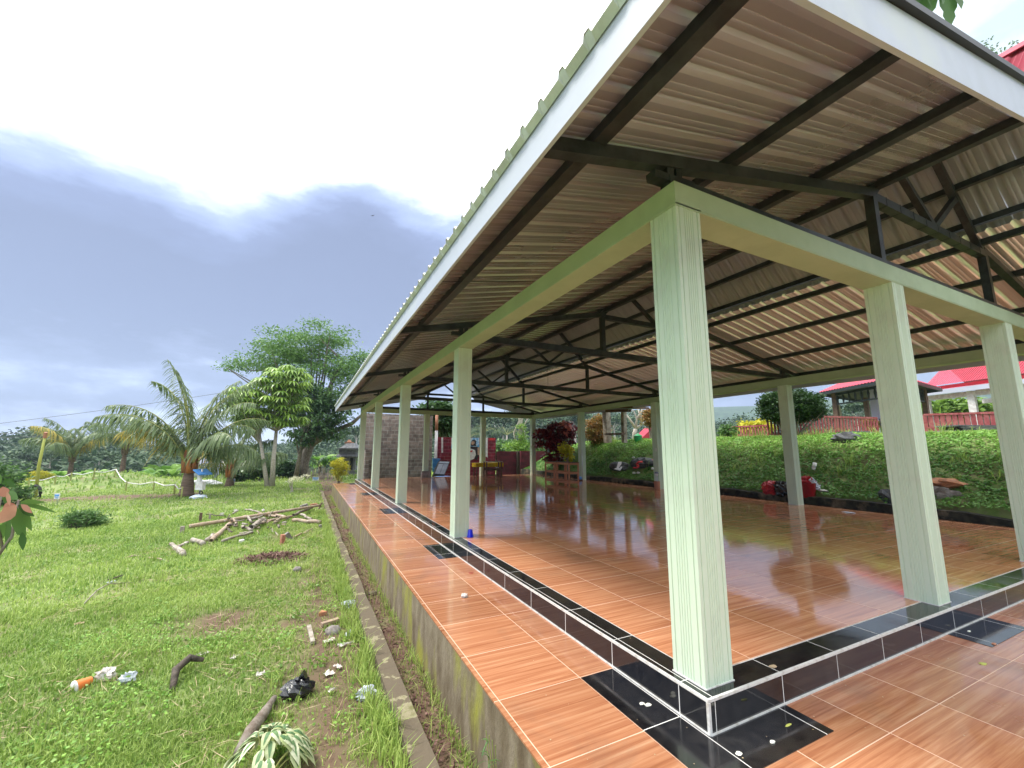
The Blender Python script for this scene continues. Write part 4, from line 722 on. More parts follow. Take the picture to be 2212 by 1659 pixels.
def brickat(name, label, cat, p, h, rot, m, tilt=0, bev=.008):
    cz, sz = math.cos(rot), math.sin(rot); R = np.array([[cz, sz, 0], [-sz, cz, 0], [0, 0, 1.]]); ct, st_ = math.cos(tilt), math.sin(tilt); T = np.array([[ct, 0, st_], [0, 1, 0], [-st_, 0, ct]]); R = T@R
    b = MB(); b.obox(p+np.array([0, 0, h[2]*abs(ct)+h[0]*abs(st_)-.01]), h, R); return tag(b.build(name, M[m], origin=tuple(p), bevel=bev), label, cat)
brickat('brick', 'pinkish brick standing on end in front of the wood pile', 'brick', g8(1400, 660), (.04, .05, .11), .4, 'brick'); brickat('brick', 'dark broken brick leaning beside the standing brick', 'brick', g8(1480, 600), (.045, .05, .09), .3, 'greystone', .6)
brickat('brick', 'whitish brick end standing in the grass at the right end of the pile', 'brick', g8(1910, 450), (.035, .04, .055), .2, 'greystone', .2); brickat('stone_block', 'grey angular stone block behind the right end of the long bamboo', 'stone', g8(1690, 170), (.12, .06, .05), .2, 'greystone', .25)
brickat('brick', 'pink-brown brick lying behind the right end of the long bamboo', 'brick', g8(1820, 150), (.12, .06, .05), .1, 'brick', .05); brickat('stone_slab', 'thin flat grey stone by the kerb right of the pile', 'stone', g8(1950, 350), (.16, .09, .018), .1, 'greystone', .02)
b = MB(); p = g8(1880, 200); b.bar(p+np.array([0, 0, -.02]), p+np.array([.10, .02, .24]), .09, .035); tag(b.build('plank', M['darkwood'], origin=tuple(p), bevel=.004), 'short dark plank propped up at the right end of the long bamboo', 'plank')
brickat('concrete_lump', 'small white concrete lump in front of the split cane', 'concrete lump', g8(855, 640), (.05, .04, .04), .4, 'plaster', .1, .015)
for i, (x, y, lb) in enumerate(((590, 285, 'white crumpled scrap behind the left part of the pile'), (770, 235, 'small white scrap in the grass behind the pile'), (1140, 225, 'pale broken chip sticking up behind the long bamboo'))):
    b = MB(); p = g8(x, y); b.blob((p[0], p[1], p[2]+.06), (.05, .035, .05), 7, 5, .5, 90+i); tag(b.build('scrap', M['paper'], origin=tuple(p)), lb, 'scrap')
# heap of brown husks
ph = C8(490, 185); n = 1400; gg = np.random.default_rng(91); a = gg.uniform(0, 2*PI, n); r = np.sqrt(gg.random(n)); x = ph[0]+.62*r*np.cos(a)-.1*r*np.sin(a); y = ph[1]+.42*r*np.sin(a); P = np.stack([x, y, G(x, y)+.09*(1-r**2)+.01*gg.random(n)], -1); D = rdir(n, gg); D[:, 2] *= .35
q, r = rhomb(P, D, gg.uniform(.015, .03, n), gg.uniform(.05, .11, n), gg, .5); tag(npmesh('husk_heap', q, None, M['mulch'], rn=r), 'heap of brown husks and chips lying in the lawn', 'husk heap', kind='stuff')
# litter in the foreground lawn
def bag(name, label, cat, p, r, m, seed, amp=.3, nu=22, nv=12, knot=False, parent=None):
    b = MB(); b.blob((p[0], p[1], p[2]+r[2]*.75), r, nu, nv, amp, seed, flat=p[2]-.02)
    if knot: b.tube([(p[0], p[1], p[2]+r[2]*1.6), (p[0]+.01, p[1]+.01, p[2]+r[2]*1.85), (p[0]+.05, p[1], p[2]+r[2]*2.15)], [.035, .012, .04], 7)
    return tag(b.build(name, M[m], origin=tuple(p), smooth=False), label, cat)
bag('black_bag', 'shiny crumpled black plastic bag lying in the foreground grass', 'plastic bag', C8(665, 1150), (.13, .105, .075), 'plastic_black', 7, .15, 18, 10, True)
bag('white_bag', 'crumpled white plastic bag by the kerb right of the black bag', 'plastic bag', C8(1150, 1165), (.075, .06, .05), 'plastic_white', 8, .4); bag('white_bag', 'crumpled white plastic bag against the kerb level with the orange brick chip', 'plastic bag', C8(1030, 520), (.09, .06, .045), 'plastic_white', 9, .4)
bag('white_bag', 'small torn white bag scrap among the papers beside the kerb', 'plastic bag', C8(1040, 735), (.05, .04, .04), 'plastic_white', 10, .45, 12, 8); bag('paper_ball', 'crumpled white paper ball lying right of the orange cup', 'paper', C7(745, 1035), (.075, .06, .055), 'paper', 11, .35, 14, 9); bag('paper_ball', 'smaller crumpled pale wrapper right of the white paper ball', 'paper', C7(895, 1055), (.055, .05, .045), 'plastic_white', 12, .5, 12, 8)
def sheetscrap(name, label, cat, p, w, h, rot, m, seed, lift=.03):
    g = np.random.default_rng(seed); b = MB(); n = 5; L_ = []; c, s = math.cos(rot), math.sin(rot)
    for i in range(n+1):
        for j in range(n+1):
            u, v = (i/n-.5)*w, (j/n-.5)*h; L_.append((p[0]+u*c-v*s+g.normal(0, w*.03), p[1]+u*s+v*c+g.normal(0, w*.03), p[2]+.02+abs(g.normal(0, lift))))
    b.add(L_, [(i*(n+1)+j, (i+1)*(n+1)+j, (i+1)*(n+1)+j+1, i*(n+1)+j+1) for i in range(n) for j in range(n)]); o = b.build(name, M[m], origin=tuple(p)); sm = o.modifiers.new('thickness', 'SOLIDIFY'); sm.thickness = .0015; return tag(o, label, cat)
for i, a_ in enumerate((('paper_scrap', 'crumpled paper scrap right of the weathered white batten', 'paper', C8(890, 775), .12, .07, .2, 'paper'), ('paper_scrap', 'long thin white paper strip beside the kerb', 'paper', C8(1010, 800), .16, .04, .1, 'paper'), ('paper_scrap', 'torn white paper with black print above the white bag', 'paper', C8(950, 960), .05, .09, .5, 'paper'), ('paper_scrap', 'pinkish paper scrap right of the black bag', 'paper', C8(890, 1010), .09, .07, .3, 'paper'), ('paper_scrap', 'small white paper scrap between the black bag and the white bag', 'paper', C8(910, 1130), .07, .03, .6, 'paper'),
  ('paper_scrap', 'white paper scrap standing in grass left of the black bag', 'paper', C8(225, 895), .05, .10, -.4, 'paper'), ('paper_scrap', 'beige paper scrap above the left of the black bag', 'paper', C8(405, 1015), .07, .06, .3, 'paper'), ('paper_scrap', 'pale paper scrap farther left of the black bag near the dark log', 'paper', C7(1430, 870), .12, .05, .5, 'paper'), ('plastic_wrapper', 'clear grey plastic wrapper in the middle of the lawn', 'wrapper', C7(780, 360), .12, .07, .4, 'plastic_white'), ('dry_leaf', 'curled tan leaf lying in the lawn left of the twig', 'leaf', C7(555, 655), .09, .05, .2, 'shell'),
  ('dry_leaf', 'small tan dry leaf on the grass between wrapper and wood pile', 'leaf', C7(1190, 380), .07, .03, .2, 'shell'))): sheetscrap(*a_, 100+i, .012)
b = MB(); p = C8(845, 575); b.prism([(p[0]-.05, p[1]-.04), (p[0]+.05, p[1]-.03), (p[0]-.01, p[1]+.06)], p[2]-.01, p[2]+.045); tag(b.build('brick_chip', M['orangestone'], origin=tuple(p), bevel=.006), 'small triangular orange brick chip near the white bag', 'brick chip')
b = MB(); b.bar(C8(835, 665, .03), C8(960, 625, .03), .06, .04); tag(b.build('wood_block', M['bamboo'], bevel=.004), 'cut brown wood block lying below the orange brick chip', 'wood block'); b = MB(); b.bar(C8(745, 680, .04), C8(775, 790, .025), .045, .03); tag(b.build('wood_batten', M['oldwood'], bevel=.003), 'short weathered white batten lying in grass left of the stone', 'batten')
b = MB(); p = C8(915, 705); b.blob((p[0], p[1], p[2]+.02), (.09, .07, .06), 10, 7, .2, 14); tag(b.build('stone', M['greystone'], origin=tuple(p), smooth=True), 'rough brown stone half buried under the cut wood block', 'stone')
b = MB(); p = C8(1200, 435); b.blob((p[0], p[1], p[2]+.025), (.07, .045, .03), 12, 7, .12, 15); tag(b.build('stone', M['curb'], origin=tuple(p), smooth=True), 'flat tan stone lying on the ditch litter beside the kerb', 'stone')
b = MB(); p = C8(665, 270); b.blob((p[0], p[1], p[2]+.03), (.07, .05, .05), 10, 7, .2, 16); tag(b.build('stone', M['greystone'], origin=tuple(p), smooth=True), 'small rough stone in the lawn right of the husk heap', 'stone')
b = MB(); b.tube([C7(1215, 1120, .01), C7(1235, 1040, .09), C7(1330, 985, .13), C7(1430, 975, .10)], [.022, .035, .034, .018], 9); tag(b.build('dark_branch', M['darkold'], smooth=True), 'arched dark wet branch stub left of the black bag', 'branch')
b = MB(); b.tube([C8(250, 1590, .03), C8(330, 1450, .045), C8(420, 1330, .045), C8(500, 1200, .04)], [.038, .045, .04, .022], 10); tag(b.build('driftwood', M['bark'], smooth=True), 'grey weathered log half hidden behind the variegated plant', 'log')
b = MB(); b.tube([C7(590, 510, .02), C7(680, 430, .05), C7(770, 385, .06), C7(930, 368, .04)], [.008, .010, .008, .004], 6); tag(b.build('twig', M['oldwood'], smooth=True), 'long thin bent twig beside the grey wrapper', 'twig'); b = MB(); b.tube([C7(735, 360, .05), C7(870, 310, .03)], [.006, .014], 6); tag(b.build('twig', M['darkold'], smooth=True), 'thin dark stick behind the grey wrapper', 'twig')
b = MB(); b.tube([C7(880, 185, .02), C7(945, 168, .03), C7(1010, 172, .02)], [.014, .016, .010], 7); tag(b.build('pale_stick', M['bamboo'], smooth=True), 'pale dry stick in the lawn left of the pile, left piece', 'stick'); b = MB(); b.tube([C7(1050, 180, .02), C7(1120, 190, .03), C7(1205, 210, .02)], [.012, .012, .006], 7); tag(b.build('pale_stick', M['bamboo'], smooth=True), 'tapering pale dry stick just left of the tilted wood stub', 'stick')
b = MB(); b.bar(C7(1205, 95, .06), C7(1295, 165, .03), .07, .06); tag(b.build('wood_stub', M['oldwood'], bevel=.008), 'tilted squared grey wood stub left below the pile', 'wood stub')
# orange cup
pc = C7(570, 1105); rc = empty('paper_cup', pc, 'orange paper cup lying on its side in the grass with its white rim showing', 'cup'); ax = unit(C7(520, 1110)-C7(640, 1065)); ax[2] = -.05
b = MB(); c0 = pc+np.array([0, 0, .04]); b.tube([c0-ax*.065, c0+ax*.045], [.032, .052], 18, False); b.tube([c0-ax*.065, c0-ax*.062], [.032, .032], 18); b.build('cup_wall', M['orange'], rc, smooth=True); b = MB(); b.tube([c0+ax*.043, c0+ax*.050, c0+ax*.045], [.055, .055, .048], 18, False); b.tube([c0+ax*.046, c0-ax*.03], [.048, .036], 18, True); b.build('rim', M['plaster'], rc, smooth=True)
# ---- farther left: post with solar panel, signs, track tape, pole, sacks, tarps
def place(px, py, D): p = posD(px, py, D); p[2] = float(G(p[0], p[1])); return p
def onG(p): return np.array([p[0], p[1], float(G(p[0], p[1]))])
AX = (RT, np.array([-RT[1], RT[0], 0.]), np.array([0, 0, 1.]))     # frame facing the camera
def H(px, D): return px*D/F
pp = gnd(430, 1076); Dp = float((pp-C)@FW); rt = empty('solar_panel_post', pp, 'grey post carrying a white box and a small blue panel roof beside the largest palm', 'post')
b = MB(); b.tube([pp-np.array([0, 0, .1]), pp+np.array([0, 0, H(62, Dp)])], .035, 8); b.build('post', M['metal'], rt, smooth=True)
b = MB(); b.obox(posD(433, 1049, Dp), (H(8, Dp), .09, H(9, Dp)), AX); b.build('white_box', M['plaster'], rt, bevel=.01)
b = MB(); b.add([posD(417, 1014, Dp-.1), posD(446, 1012, Dp+.7), posD(459, 1023, Dp+.5), posD(430, 1025, Dp-.3)]+[q+np.array([0, 0, -.04]) for q in (posD(417, 1014, Dp-.1), posD(446, 1012, Dp+.7), posD(459, 1023, Dp+.5), posD(430, 1025, Dp-.3))], [(3, 2, 1, 0), (4, 5, 6, 7), (0, 1, 5, 4), (1, 2, 6, 5), (2, 3, 7, 6), (3, 0, 4, 7)]); b.build('blue_panel', M['bluetarp'], rt)
b = MB(); b.obox(posD(431, 1034, Dp), (H(3.5, Dp), .05, H(8, Dp)), AX); b.build('white_bracket', M['plaster'], rt)
b = MB(); t_ = [posD(434+3.5*math.cos(k), 1064+3.5*math.sin(k), Dp-.05) for k in np.linspace(0, 6.28, 13)]; b.tube(t_, .02, 6); b.build('cable_coil', M['rubber'], rt, smooth=True)
b = MB(); b.blob(tuple(pp+np.array([0, -.1, .05])), (.28, .22, .10), 12, 7, .2, 3); tag(b.build('blue_rag', M['cyan']), 'crumpled pale blue rag at the foot of the solar panel post', 'rag')
def signboard(label, px0, py0, px1, py1, foot, m='cyan', lines=True):
    p = gnd((px0+px1)/2, foot); D = float((p-C)@FW); r = empty('small_signboard', p, label, 'sign'); b = MB(); c = posD((px0+px1)/2, (py0+py1)/2, D); w, h = H(px1-px0, D)/2, H(py1-py0, D)/2
    b.obox(c, (w, .012, h), AX); b.build('board', M['plaster'], r); b = MB(); b.obox(c-AX[1]*.016+np.array([0, 0, h*.35]), (w*.85, .004, h*.3), AX)
    for k in range(2): b.obox(c-AX[1]*.016+np.array([0, 0, -h*(.25+.35*k)]), (w*(.7-.2*k), .004, h*.08), AX)
    b.build('blue_lettering_bands', M['bluetarp'], r); b = MB(); b.tube([p-np.array([0, 0, .1]), c+AX[1]*.025], .02, 6); b.build('post', M['metal'], r)
signboard('small white sign on a thin post standing alone left of the dirt track', 118, 1066, 129, 1078, 1092); signboard('small white and blue sign board in the lawn below the forked tree', 675, 1030, 689, 1038, 1044); signboard('small blank white sign beside the young orange palm', 503, 1034, 508, 1043, 1050)
b = MB(); f_ = gnd(76, 1078); Df = float((f_-C)@FW); b.tube([f_, posD(84, 1005, Df), posD(99, 935, Df)], [.06, .055, .04], 8); lpz = b.build('leaning_pole', M['yellowpole'], smooth=True); tag(lpz, 'tall yellow-green bamboo pole leaning right at the left of the track', 'pole')
b = MB(); b.tube([posD(96.5, 946, Df), posD(99, 934, Df)], [.06, .06], 8); b.build('pole_tip', M['terracotta'], lpz)
b = MB(); cc = posD(74, 1066, Df-.1); b.tube([cc+RT*.26*math.cos(k)+np.array([0, 0, .32*math.sin(k)]) for k in np.linspace(0, 6.28, 19)], .06, 7); tag(b.build('old_tyre', M['rubber'], smooth=True), 'black tyre hung at the foot of the leaning pole', 'tyre')
stk = [(152, 1040), (201, 1036), (203, 1030), (248, 1030), (271, 1062), (331, 1060), (376, 1068), (391, 1078), (60, 1056), (118, 1046)]; heads = []
names = ['second from the left end of the tape', 'on top of the large mound, left one', 'on the crest between the two mounds', 'on top of the smaller mound', 'below the second palm nearest the track', 'right of the second palm', 'just left of the largest palm', 'touching the foot of the largest palm', 'farthest left end of the tape', 'between the leaning pole and the large mound']
for i, (px, py) in enumerate(stk):
    p = gnd(px, py); D = float((p-C)@FW); hd = p+np.array([0, 0, .42]); heads.append(hd); b = MB(); b.bar(p-np.array([0, 0, .1]), hd+np.array([0, 0, .05]), .055, .055); tag(b.build('track_stake', M['petiole']), 'short pale stake holding white tape, '+names[i], 'stake', 'stakes holding the track tape')
b = MB()
for i, j in ((8, 9), (9, 0), (0, 1), (1, 3), (3, 4), (4, 5), (5, 6), (6, 7)):
    a_, c_ = heads[i], heads[j]; m_ = (a_+c_)/2-np.array([0, 0, .1]); b.tube([a_, m_, c_], .022, 5)
tag(b.build('track_tape', M['plaster']), 'sagging white tape strung between the stakes along the dirt track', 'tape')
for i, (px, py, D, w, h) in enumerate(((425, 1030, 26, 11, 24),)):
    pass
pt = place(425, 1032, 29); r1 = empty('tarp_shelter', pt, 'lilac white tarp dome behind the largest palm', 'tarp'); b = MB(); b.blob((pt[0], pt[1], pt[2]+.6), (.75, .7, .85), 14, 8, .08, 5); b.build('tarp_cover', M['tarp'], r1, smooth=True); b = MB(); b.tube([pt+RT*-.7+np.array([0, 0, 1.0]), pt+np.array([0, 0, 1.55]), pt+RT*.8+np.array([0, 0, .9])], .03, 5); b.build('pole', M['darkwood'], r1)
r2 = empty('tarp_sheet', place(466, 1030, 28), 'tall lilac white tarp sheet tied to a slanting pole left of the orange palm', 'tarp'); b = MB(); cs = [(455, 1000), (462, 995), (478, 991), (480, 995), (478, 1020), (463, 1033), (462, 1012), (452, 1010)]; q = [posD(x, y, 28) for x, y in cs]; b.add(q+[p_+AX[1]*.05 for p_ in q], [tuple(range(8))[::-1], tuple(range(8, 16))]+[(i, (i+1) % 8, 8+(i+1) % 8, 8+i) for i in range(8)]); b.build('tarp_cover', M['tarp'], r2); b = MB(); b.tube([posD(478, 992, 28), posD(494, 1016, 27.6)], .04, 6); b.tube([posD(480, 990, 28.05), posD(480, 1038, 28.05)], .03, 6); b.build('pole', M['palebark'], r2)
gk = np.random.default_rng(101)
for i, (px, py) in enumerate(((415, 1045), (423, 1043), (430, 1041), (452, 1041), (460, 1043), (467, 1046), (470, 1051), (457, 1048), (448, 1047), (438, 1047), (463, 1052), (418, 1051))):
    p = gnd(px, min(py+5, 1056)); p = posD(px, py, 24); b = MB(); b.blob(tuple(p), (.34, .22, .13), 12, 7, .12, i); tag(b.build('white_sack', M['sack'], smooth=True, origin=tuple(p)), 'white filled sack in the heap behind the solar panel post, number %s from the left' % ['one', 'two', 'three', 'seven', 'nine', 'eleven', 'twelve', 'eight', 'six', 'five', 'ten', 'four'][i], 'sack', 'white sacks in the heap')
b = MB(); P0, P1 = posD(268, 1042, 38), posD(392, 1042, 38); b.bar(P0, P1, .4, .35); tag(b.build('low_white_wall', M['tarp']), 'long low whitish wall behind the banana plants', 'wall')
# power lines: two ends far outside the view
for i, (y0, x1, y1, lb) in enumerate(((912, 344, 857, 'highest of the three dark overhead lines at the left'), (932, 352, 908, 'middle overhead line at the left'), (945, 200, 931, 'lowest overhead line at the left'))):
    a_ = posD(-400, y0+ (y0-y1)*.9, 46); c_ = posD(x1+360, y1-(y0-y1)*.8, 62) if i < 2 else posD(x1+500, y1-26, 62); n = 12; P = [a_+(c_-a_)*k/n-np.array([0, 0, .5*math.sin(PI*k/n)]) for k in range(n+1)]; b = MB(); b.tube(P, .025, 5); tag(b.build('overhead_line', M['wire']), lb, 'cable')
# banana plants
def bananap(p, h, g, n=8, m='banana', S=1.0):
    V = []; R = []; a = g.uniform(0, 6, 1)[0]
    P = np.repeat([p+np.array([0, 0, h])], n, 0)+g.normal(0, .04, (n, 3)); A = a+np.arange(n)*2.4; D = np.stack([np.cos(A)*.65, np.sin(A)*.65, g.uniform(.5, 1.4, n)], -1)
    return leaf_quads(P, D, .42*S, S*g.uniform(1.3, 2.0, n), .55, rows=((0, .06), (.12, .35), (.3, .95), (.55, 1.), (.8, .75), (1, .06)), up=np.tile(np.array([0, 0, 1.]), (n, 1)), g=g, tw=.35)
bl = [(300, 1046, 36, 1.0, 'leftmost of the banana plants behind the dirt track'), (285, 1044, 40, .8, 'pale banana plant half behind the second palm'), (322, 1046, 35, 1.0, 'banana plant right of the second palm trunk'), (338, 1046, 33, 1.1, 'banana plant left of the largest palm, with upright leaves'), (352, 1048, 31, 1.3, 'tallest banana plant left of the largest palm'), (370, 1050, 30, 1.2, 'banana plant just left of the largest palm trunk'), (175, 1040, 40, .9, 'banana plant behind the large mound, left one'), (205, 1038, 42, .9, 'banana plant behind the top of the large mound'), (125, 1044, 38, .9, 'banana plant behind the leftmost palm trunk'), (95, 1044, 36, .8, 'banana plant right of the leaning pole'),
 (55, 1046, 36, .9, 'banana plant farthest left behind the leaning pole'), (520, 1035, 34, 1.2, 'banana plant behind the dark hedge, left'), (680, 1030, 38, 1.4, 'banana plant right of the forked tree'), (700, 1028, 34, 1.6, 'tall banana plant left of the stone shrine'), (655, 1028, 40, 1.2, 'banana plant seen between the two dark trunks'), (235, 1040, 41, .9, 'banana plant behind the smaller mound')]
for i, (px, py, D, S, lb) in enumerate(bl):
    p = posD(px, py, D); g_ = np.random.default_rng(200+i); hh = .5*S; r = empty('banana_plant', onG(p), lb, 'banana plant', 'banana plants beyond the lawn'); b = MB(); b.tube([onG(p)-np.array([0, 0, .2]), p+np.array([0, 0, hh])], [.11, .07], 8); b.build('stem', M['petiole'], r, smooth=True); q, rr2 = bananap(p, hh, g_, 9, S=S); npmesh('leaves', q, None, M['banana'], r, rr2)
# fern-like leaves, dry cane fence
gf = np.random.default_rng(301); pf = place(690, 1020, 34); rf = empty('tree_fern', pf, 'spreading feathery blue-green fern palm beside the forked trunk', 'fern')
for k in range(9): frond(rf, pf+np.array([0, 0, .5]), k*.75, .7+.1*(k % 3), 2.6, .45, gf, M['bluegreen'], 26, .5)
b = MB(); b.tube([pf-np.array([0, 0, .3]), pf+np.array([0, 0, .6])], [.15, .1], 8); b.build('trunk', M['bark'], rf, smooth=True)
r = empty('cane_fence', place(688, 1040, 29), 'dry brown cane fence below the fern palm', 'fence'); b = MB(); Dn = 29
for k in range(46): x = 660+k*1.15; y = 1034+gf.normal(0, 1); p = posD(x, y+5, Dn+gf.normal(0, .2)); b.tube([p-np.array([0, 0, .3]), p+RT*gf.normal(0, .12)+np.array([0, 0, gf.uniform(.5, 1.0)])], .016, 4)
b.tube([posD(658, 1026, Dn), posD(714, 1026, Dn)], .02, 4); b.build('canes', M['oldwood'], r)
# stone shrine
Ds = 33.; ps = place(756, 1030, Ds); rs_ = empty('stone_shrine', ps, 'small grey carved stone shrine with a stepped roof and a red cloth in its niche', 'shrine')
def fr(px0, px1, py0, py1, dep, name, m, dd=0, par=None, top=None):
    c = posD((px0+px1)/2, (py0+py1)/2, Ds)+AX[1]*dd; b = MB(); w, h = H(px1-px0, Ds)/2, H(py1-py0, Ds)/2
    if top is None: b.obox(c, (w, dep, h), AX)
    else:
        k = top; vs = [c+AX[0]*w*i*s+AX[1]*dep*j*s+AX[2]*h*z for z, s in ((-1, 1), (1, k)) for i, j in ((-1, -1), (1, -1), (1, 1), (-1, 1))]; b.add(vs, [(3,2,1,0),(4,5,6,7),(0,1,5,4),(1,2,6,5),(2,3,7,6),(3,0,4,7)])
    return b.build(name, M[m], par or rs_, bevel=.0)
fr(741, 780, 1016, 1036, .8, 'plinth', 'shrine'); fr(745, 773, 986, 1016, .55, 'body', 'shrine'); fr(735, 783, 979, 985.5, .9, 'lower_roof', 'shrine', top=.75); fr(740, 776, 971, 979, .7, 'roof_drum', 'shrine'); fr(738, 782, 968, 971, .85, 'roof_slab', 'shrine'); fr(741, 777, 957, 968, .75, 'upper_roof', 'shrine', top=.35); fr(747, 762, 955, 958, .25, 'finial_base', 'terracotta'); fr(750, 759, 950, 955, .15, 'finial', 'terracotta', top=.3)
fr(749, 757, 995, 1013, .03, 'niche', 'dark', -.56); fr(751, 755, 999, 1012, .03, 'red_cloth', 'redpaint', -.62); fr(762, 768, 989, 1014, .03, 'side_recess_shade', 'dark', -.56)  # shade of niche and side recess painted as flat near-black panels
shrub('croton_bush', 'small leafy bush with a few red flowers beside the stone shrine', 781, 1028, 30, [((0, 0, .9), (.35, .35, .8))], 'lush', 40, 24, .1, .14, .07, 401, 4)
# ================================================================== BEYOND THE FAR END
b = MB(); b.box((.70, 22.5, -.7), (4.5, 22.72, 3.38)); bw = b.build('block_wall', M['blocks']); tag(bw, 'tall unpainted grey concrete block wall behind the far end of the pavilion', 'wall')
b = MB(); b.box((.58, 21.0, -.7), (.78, 22.497, 1.35)); tag(b.build('low_block_wall', M['blocks']), 'short low block return wall at the left of the tall block wall', 'wall')
b = MB(); b.box((.56, 22.55, -.7), (.68, 22.67, 3.45)); tag(b.build('white_post', M['plaster']), 'slim white post at the left edge of the tall block wall', 'post')
pm = np.array([4.72, 22.45, -.7]); rp_ = empty('painted_pole', pm, 'tall white pole with flaking red top right of the tall block wall', 'pole'); b = MB(); b.tube([pm, pm+np.array([0, 0, 3.2])], .09, 10); b.build('pole', M['plaster'], rp_, smooth=True); b = MB(); b.tube([pm+np.array([0, 0, 3.2]), pm+np.array([0, 0, 4.2])], [.092, .088], 10); b.build('red_top', M['terracotta'], rp_, smooth=True)
b = MB(); b.box((4.85, 22.5, -.7), (8.62, 22.7, 2.12)); mw = b.build('mural_wall', M['maroon']); tag(mw, 'maroon brick wall with a faded painted mural of a figure', 'wall')
def mural(name, poly, m, d=0):
    b = MB(); q = [at(x, y, Y=22.497-d) for x, y in poly]; n = len(q); b.add(q+[p+np.array([0, -.004, 0]) for p in q], [tuple(range(n)), tuple(range(n, 2*n))[::-1]]+[(i, n+i, n+(i+1) % n, (i+1) % n) for i in range(n)]); return b.build(name, M[m], mw)
def Z1(x, y): return ((1650+x*.226)/1.8228, (1700+y*.226)/1.8228)
mural('white_stripe', [Z1(388, 100), Z1(420, 100), Z1(418, 365), Z1(388, 365)], 'plaster'); mural('white_stripe', [Z1(1155, 105), Z1(1195, 105), Z1(1195, 450), Z1(1150, 430)], 'plaster')
mural('painted_sky', [Z1(560, 105), Z1(1050, 105), Z1(1050, 270), Z1(560, 300)], 'skyblue'); mural('painted_cloud', [Z1(560, 105), Z1(920, 105), Z1(890, 140), Z1(700, 200), Z1(560, 220)], 'plaster', .006)
mural('painted_hair', [Z1(905, 185), Z1(925, 145), Z1(970, 135), Z1(998, 165), Z1(990, 215), Z1(1000, 250), Z1(900, 245)], 'ink', .012); mural('painted_face', [Z1(905, 185), Z1(930, 165), Z1(965, 170), Z1(970, 200), Z1(945, 225), Z1(915, 222)], 'skin', .018)
mural('painted_body', [Z1(870, 255), Z1(1030, 262), Z1(1050, 400), Z1(1000, 500), Z1(930, 420), Z1(870, 330)], 'ink', .012); mural('painted_arm', [Z1(1020, 275), Z1(1045, 270), Z1(1050, 410), Z1(1020, 400)], 'skin', .018); mural('painted_shield', [Z1(800, 320), Z1(900, 295), Z1(975, 320), Z1(990, 400), Z1(960, 470), Z1(880, 505), Z1(800, 450)], 'plaster', .018); mural('painted_mouth', [Z1(880, 330), Z1(940, 325), Z1(925, 350), Z1(885, 358)], 'redpaint', .024); mural('red_corner', [Z1(1228, 110), Z1(1325, 110), Z1(1325, 148), Z1(1228, 150)], 'redpaint')
b = MB(); b.box((4.85, 21.9, -.7), (6.55, 22.1, 1.16)); tag(b.build('low_maroon_wall', M['maroon']), 'lower maroon wall standing before the left half of the mural wall', 'wall')
b = MB(); b.box((8.66, 22.35, -.7), (10.12, 22.5, 1.28)); tag(b.build('old_maroon_wall', M['maroonold']), 'dirty dark maroon block wall panel right of the mural wall', 'wall'); b = MB(); b.box((10.16, 22.0, -.7), (12.0, 22.15, 1.3)); b2_ = MB(); b2_.box((10.02, 22.2, -.7), (10.26, 22.34, 1.3)); tag(b2_.build('brick_pier', M['darkold']), 'dark narrow pier between the two old maroon wall panels', 'pier'); tag(b.build('old_maroon_wall', M['maroonold']), 'redder dark maroon block wall panel beside the far right corner column', 'wall')
# leaning grey board box, blue tarp
rb = empty('leaning_cabinet', at(955, 1028, Z=-.15), 'dark grey cabinet lying tilted against the low maroon wall', 'cabinet'); c0 = at(950, 1027, Y=20.4); q0, q1, q2, q3 = at(936, 1026, Y=20.2), at(960, 1028, Y=20.2), at(972, 997, Y=20.9), at(948, 996, Y=20.9)
b = MB(); dv_ = np.array([.08, .62, -.15]); b.add([q0, q1, q2, q3, q0+dv_, q1+dv_, q2+dv_, q3+dv_], [(0, 1, 2, 3), (7, 6, 5, 4), (1, 5, 6, 2), (0, 3, 7, 4), (3, 2, 6, 7), (0, 4, 5, 1)]); b.build('shell', M['dark'], rb)
nq = unit(np.cross(q1-q0, q3-q0)); nq = nq if nq[1] < 0 else -nq; b = MB(); I = lambda u, v: q0+(q1-q0)*u+(q3-q0)*v+((q2-q3)-(q1-q0))*u*v
for (u0, u1, v0, v1) in ((.08, .5, .08, .78), (.53, .94, .08, .78), (.08, .94, .82, .95)): a_ = [I(u0, v0), I(u1, v0), I(u1, v1), I(u0, v1)]; b.add([p+nq*.004 for p in a_]+[p+nq*.03 for p in a_], [(4, 5, 6, 7), (0, 1, 5, 4), (1, 2, 6, 5), (2, 3, 7, 6), (3, 0, 4, 7)])
b.build('front_panels', M['grey'], rb)
b = MB(); q = [at(x, y, Y=21.7) for x, y in (Z1(238, 462), Z1(375, 465), Z1(330, 560), Z1(270, 640), Z1(262, 700), Z1(238, 700))]; n = 6; b.add(q+[p+np.array([0, .04, 0]) for p in q], [tuple(range(n)), tuple(range(n, 2*n))[::-1]]+[(i, n+i, n+(i+1) % n, (i+1) % n) for i in range(n)]); tag(b.build('blue_tarp', M['bluetarp']), 'bright blue tarp hanging beside the painted pole', 'tarp')
b = MB(); p = at(958, 1028, Y=19.9); b.blob((p[0], p[1], -.05), (.5, .12, .05), 14, 6, .3, 4); tag(b.build('blue_cloth', M['bluetarp']), 'flattened blue cloth on the ground before the grey cabinet', 'cloth')
b = MB(); b.box((SB+LX-.12, yb-CWD-.15, -.3), (SB+LX+CWD+.12, yb-CWD-.006, .32)); bl2 = b.build('concrete_block', M['greystone'], bevel=.01); tag(bl2, 'rough grey block standing before the foot of a far end column', 'block')
